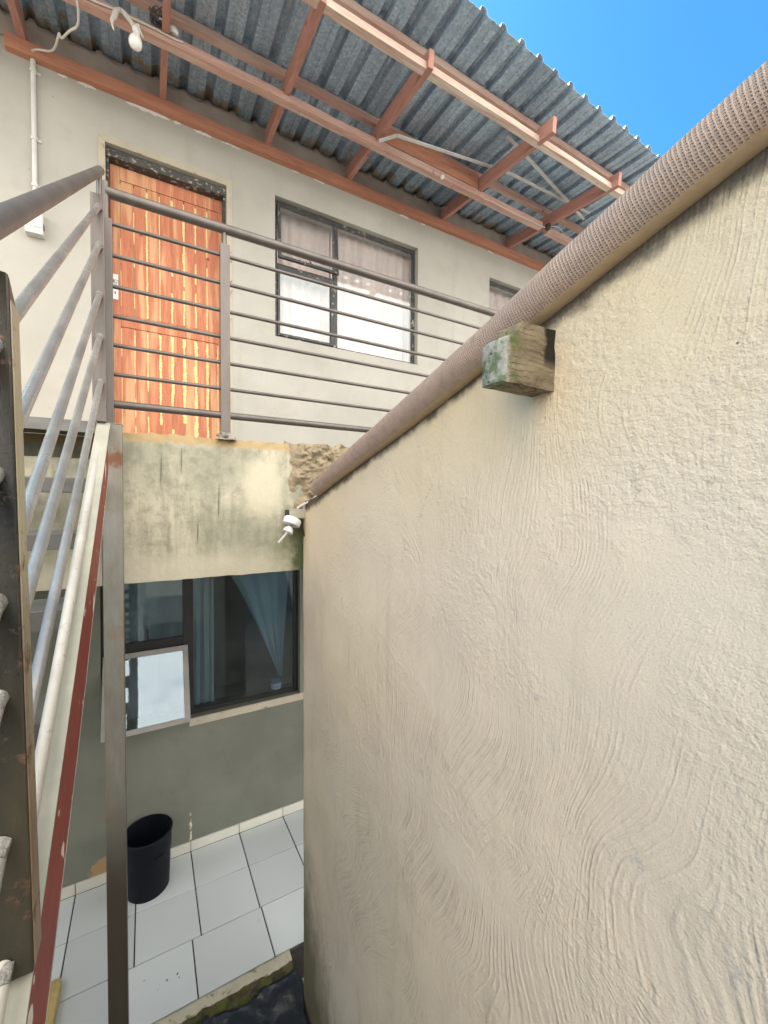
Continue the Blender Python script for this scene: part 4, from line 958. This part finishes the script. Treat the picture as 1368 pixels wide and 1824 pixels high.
bs = MB()
def blk(mb, x0, x1, y0, y1, z0, z1, n=12):
    for ax in range(3):
        for s_ in (0, 1):
            def f(u, v, ax=ax, s_=s_):
                c = [0, 0, 0]; o_ = [q for q in range(3) if q != ax]; c[ax] = s_; c[o_[0]] = u; c[o_[1]] = v
                p = Vector((x0+(x1-x0)*c[0], y0+(y1-y0)*c[1], z0+(z1-z0)*c[2]))
                # rounded rotten outer end at the top
                t = max(0, 1-c[0]*3.2); zz = max(0, c[2]-.62)/.38
                p.x += .030*t*zz*zz; p.z -= .030*t*zz*c[2]; 
                q_ = abs(c[1]-.5)*2; p.x += .005*t*q_*q_
                return p+mn.noise_vector(p*35)*.0022
            mb.grid(f, n, n)
    return mb
blk(bs, .549, .70, .537, .592, .217, .332)
bs.origin = Vector((.69, .537, .217))
tag(bs.build('timber_block', M['stub'], None, smooth=True), 'mossy weathered timber beam end sticking out of the cream wall under the roll', 'beam end')
b = MB()
b.grid(lambda u, v: (WX+.022+v*1.3, 1.80-5.2*u, ztop(1.80-5.2*u)+.026+.006*v), 60, 120)
b.grid(lambda u, v: (WX+.022, 1.80-5.2*u, ztop(1.80-5.2*u)+.026*v-.002), 60, 1)
b.build('sky_gap_blocker', M['black'], BW, solid=.004)  # added black sheet, closes the sky gap and stands in for shadow

# corner timber, lamp holder and cable
ce = thing('corner_lamp_holder', 'tilted white round lamp holder with a broken stem at the wall corner', 'lamp holder', (.62, 2.0, -.13))
b = MB(); axn = Vector((.42, .15, .9)).normalized()
b.lathe((.622, 1.995, -.098), [(0, -.018), (.040, -.018), (.044, -.012), (.044, .010), (.040, .016), (0, .016)], 32, axis=tuple(axn)); b.build('base', M['ceramic'], ce, smooth=True)
b = MB(); b.lathe((.603, 1.988, -.138), [(0, -.014), (.026, -.014), (.022, .004), (.012, .016), (0, .016)], 24, axis=(.5, .15, .85)); b.build('socket', M['ceramic'], ce, smooth=True)
b = MB(); b.tube([(.622, 1.995, -.112), (.606, 1.989, -.130)], .007, 10); b.build('neck', M['wire'], ce, smooth=True)
b = MB(); b.tube([(.597, 1.986, -.146), (.575, 1.982, -.172), (.549, 1.978, -.198)], [.0065, .0055, .005], 10); b.build('stem', M['cloth'], ce, smooth=True, jitter=.0015, jscale=90)
b = MB(); b.box(.606, .724, 1.985, 2.03, -.083, -.036); o = b.build('timber_offcut', M['stubend'], None, bevel=.002, jitter=.0015, jscale=30)
tag(o, 'short grey timber offcut nailed at the wall corner above the lamp holder', 'timber offcut')
b = MB(); b.box(.592, .606, 1.987, 2.02, -.078, -.040); tag(b.build('cable_gland', M['black'], None, bevel=.003), 'small black cable gland on the tip of the corner timber offcut', 'cable gland')
cable('roll_cable', [(.735, 1.88, .045), (.72, 1.93, .022), (.69, 1.96, -.002), (.66, 1.985, -.022), (.645, 1.99, -.034)], .0055, 'thin pale cable running from the end of the brown roll to the corner timber')
cable('drop_cable', [(.665, 1.99, -.105), (.676, 1.995, -.13), (.682, 2.0, -.155), (.686, 2.0, -.175)], .003, 'short dark cable drooping behind the corner lamp holder', 'black')

# ================================================================== UNSEEN WALLS AND LANDING (added to shade the well of the yard)
b = MB(); wall_holes(b, -3.2, 4, GZ, -.15, -3.6, -3.4, []); tag(b.build('rear_shade_wall', M['facade'], None), 'unseen plain plastered wall behind the stairs, added to shade the yard', 'wall')
b = MB(); b.box(-2.6, -2.4, -3.4, 2.0, GZ, .35); tag(b.build('side_shade_wall', M['facade'], None), 'unseen plain plastered side wall beyond the staircase, added to shade the yard', 'wall')
b = MB(); b.box(-.04, .68, -3.4, .35, GZ, -1.62); tag(b.build('unseen_concrete_landing', M['ground'], None, bevel=.01), 'unseen concrete landing beside the cream wall below the viewer', 'landing')

# ================================================================== BIN
BN = thing('black_bin', 'round black plastic bin standing on the tiles against the ground floor wall', 'bin', (-.012, 3.03, FZ))
cx, cy = -.012, 3.03
b = MB(); b.lathe((cx, cy, FZ), [(0, .004), (.112, .004), (.118, .0), (.122, .006), (.127, .12), (.131, .235), (.135, .24), (.138, .365), (.134, .365), (.130, .24), (.122, .02), (0, .02)], 56); b.build('body', M['bin'], BN, smooth=True)
b = MB(); ring = []
b.lathe((cx, cy, FZ+.362), [(.134, 0), (.143, 0), (.145, .006), (.141, .012), (.134, .011), (.134, 0)], 56); b.build('rim', M['bin'], BN, smooth=True)
b = MB(); b.bar((cx+.03, cy-.1345, FZ+.262), (cx+.085, cy-.108, FZ+.262), .008, .010); b.build('handle_grip', M['bin'], BN, bevel=.002)
print('objects', len(bpy.data.objects))
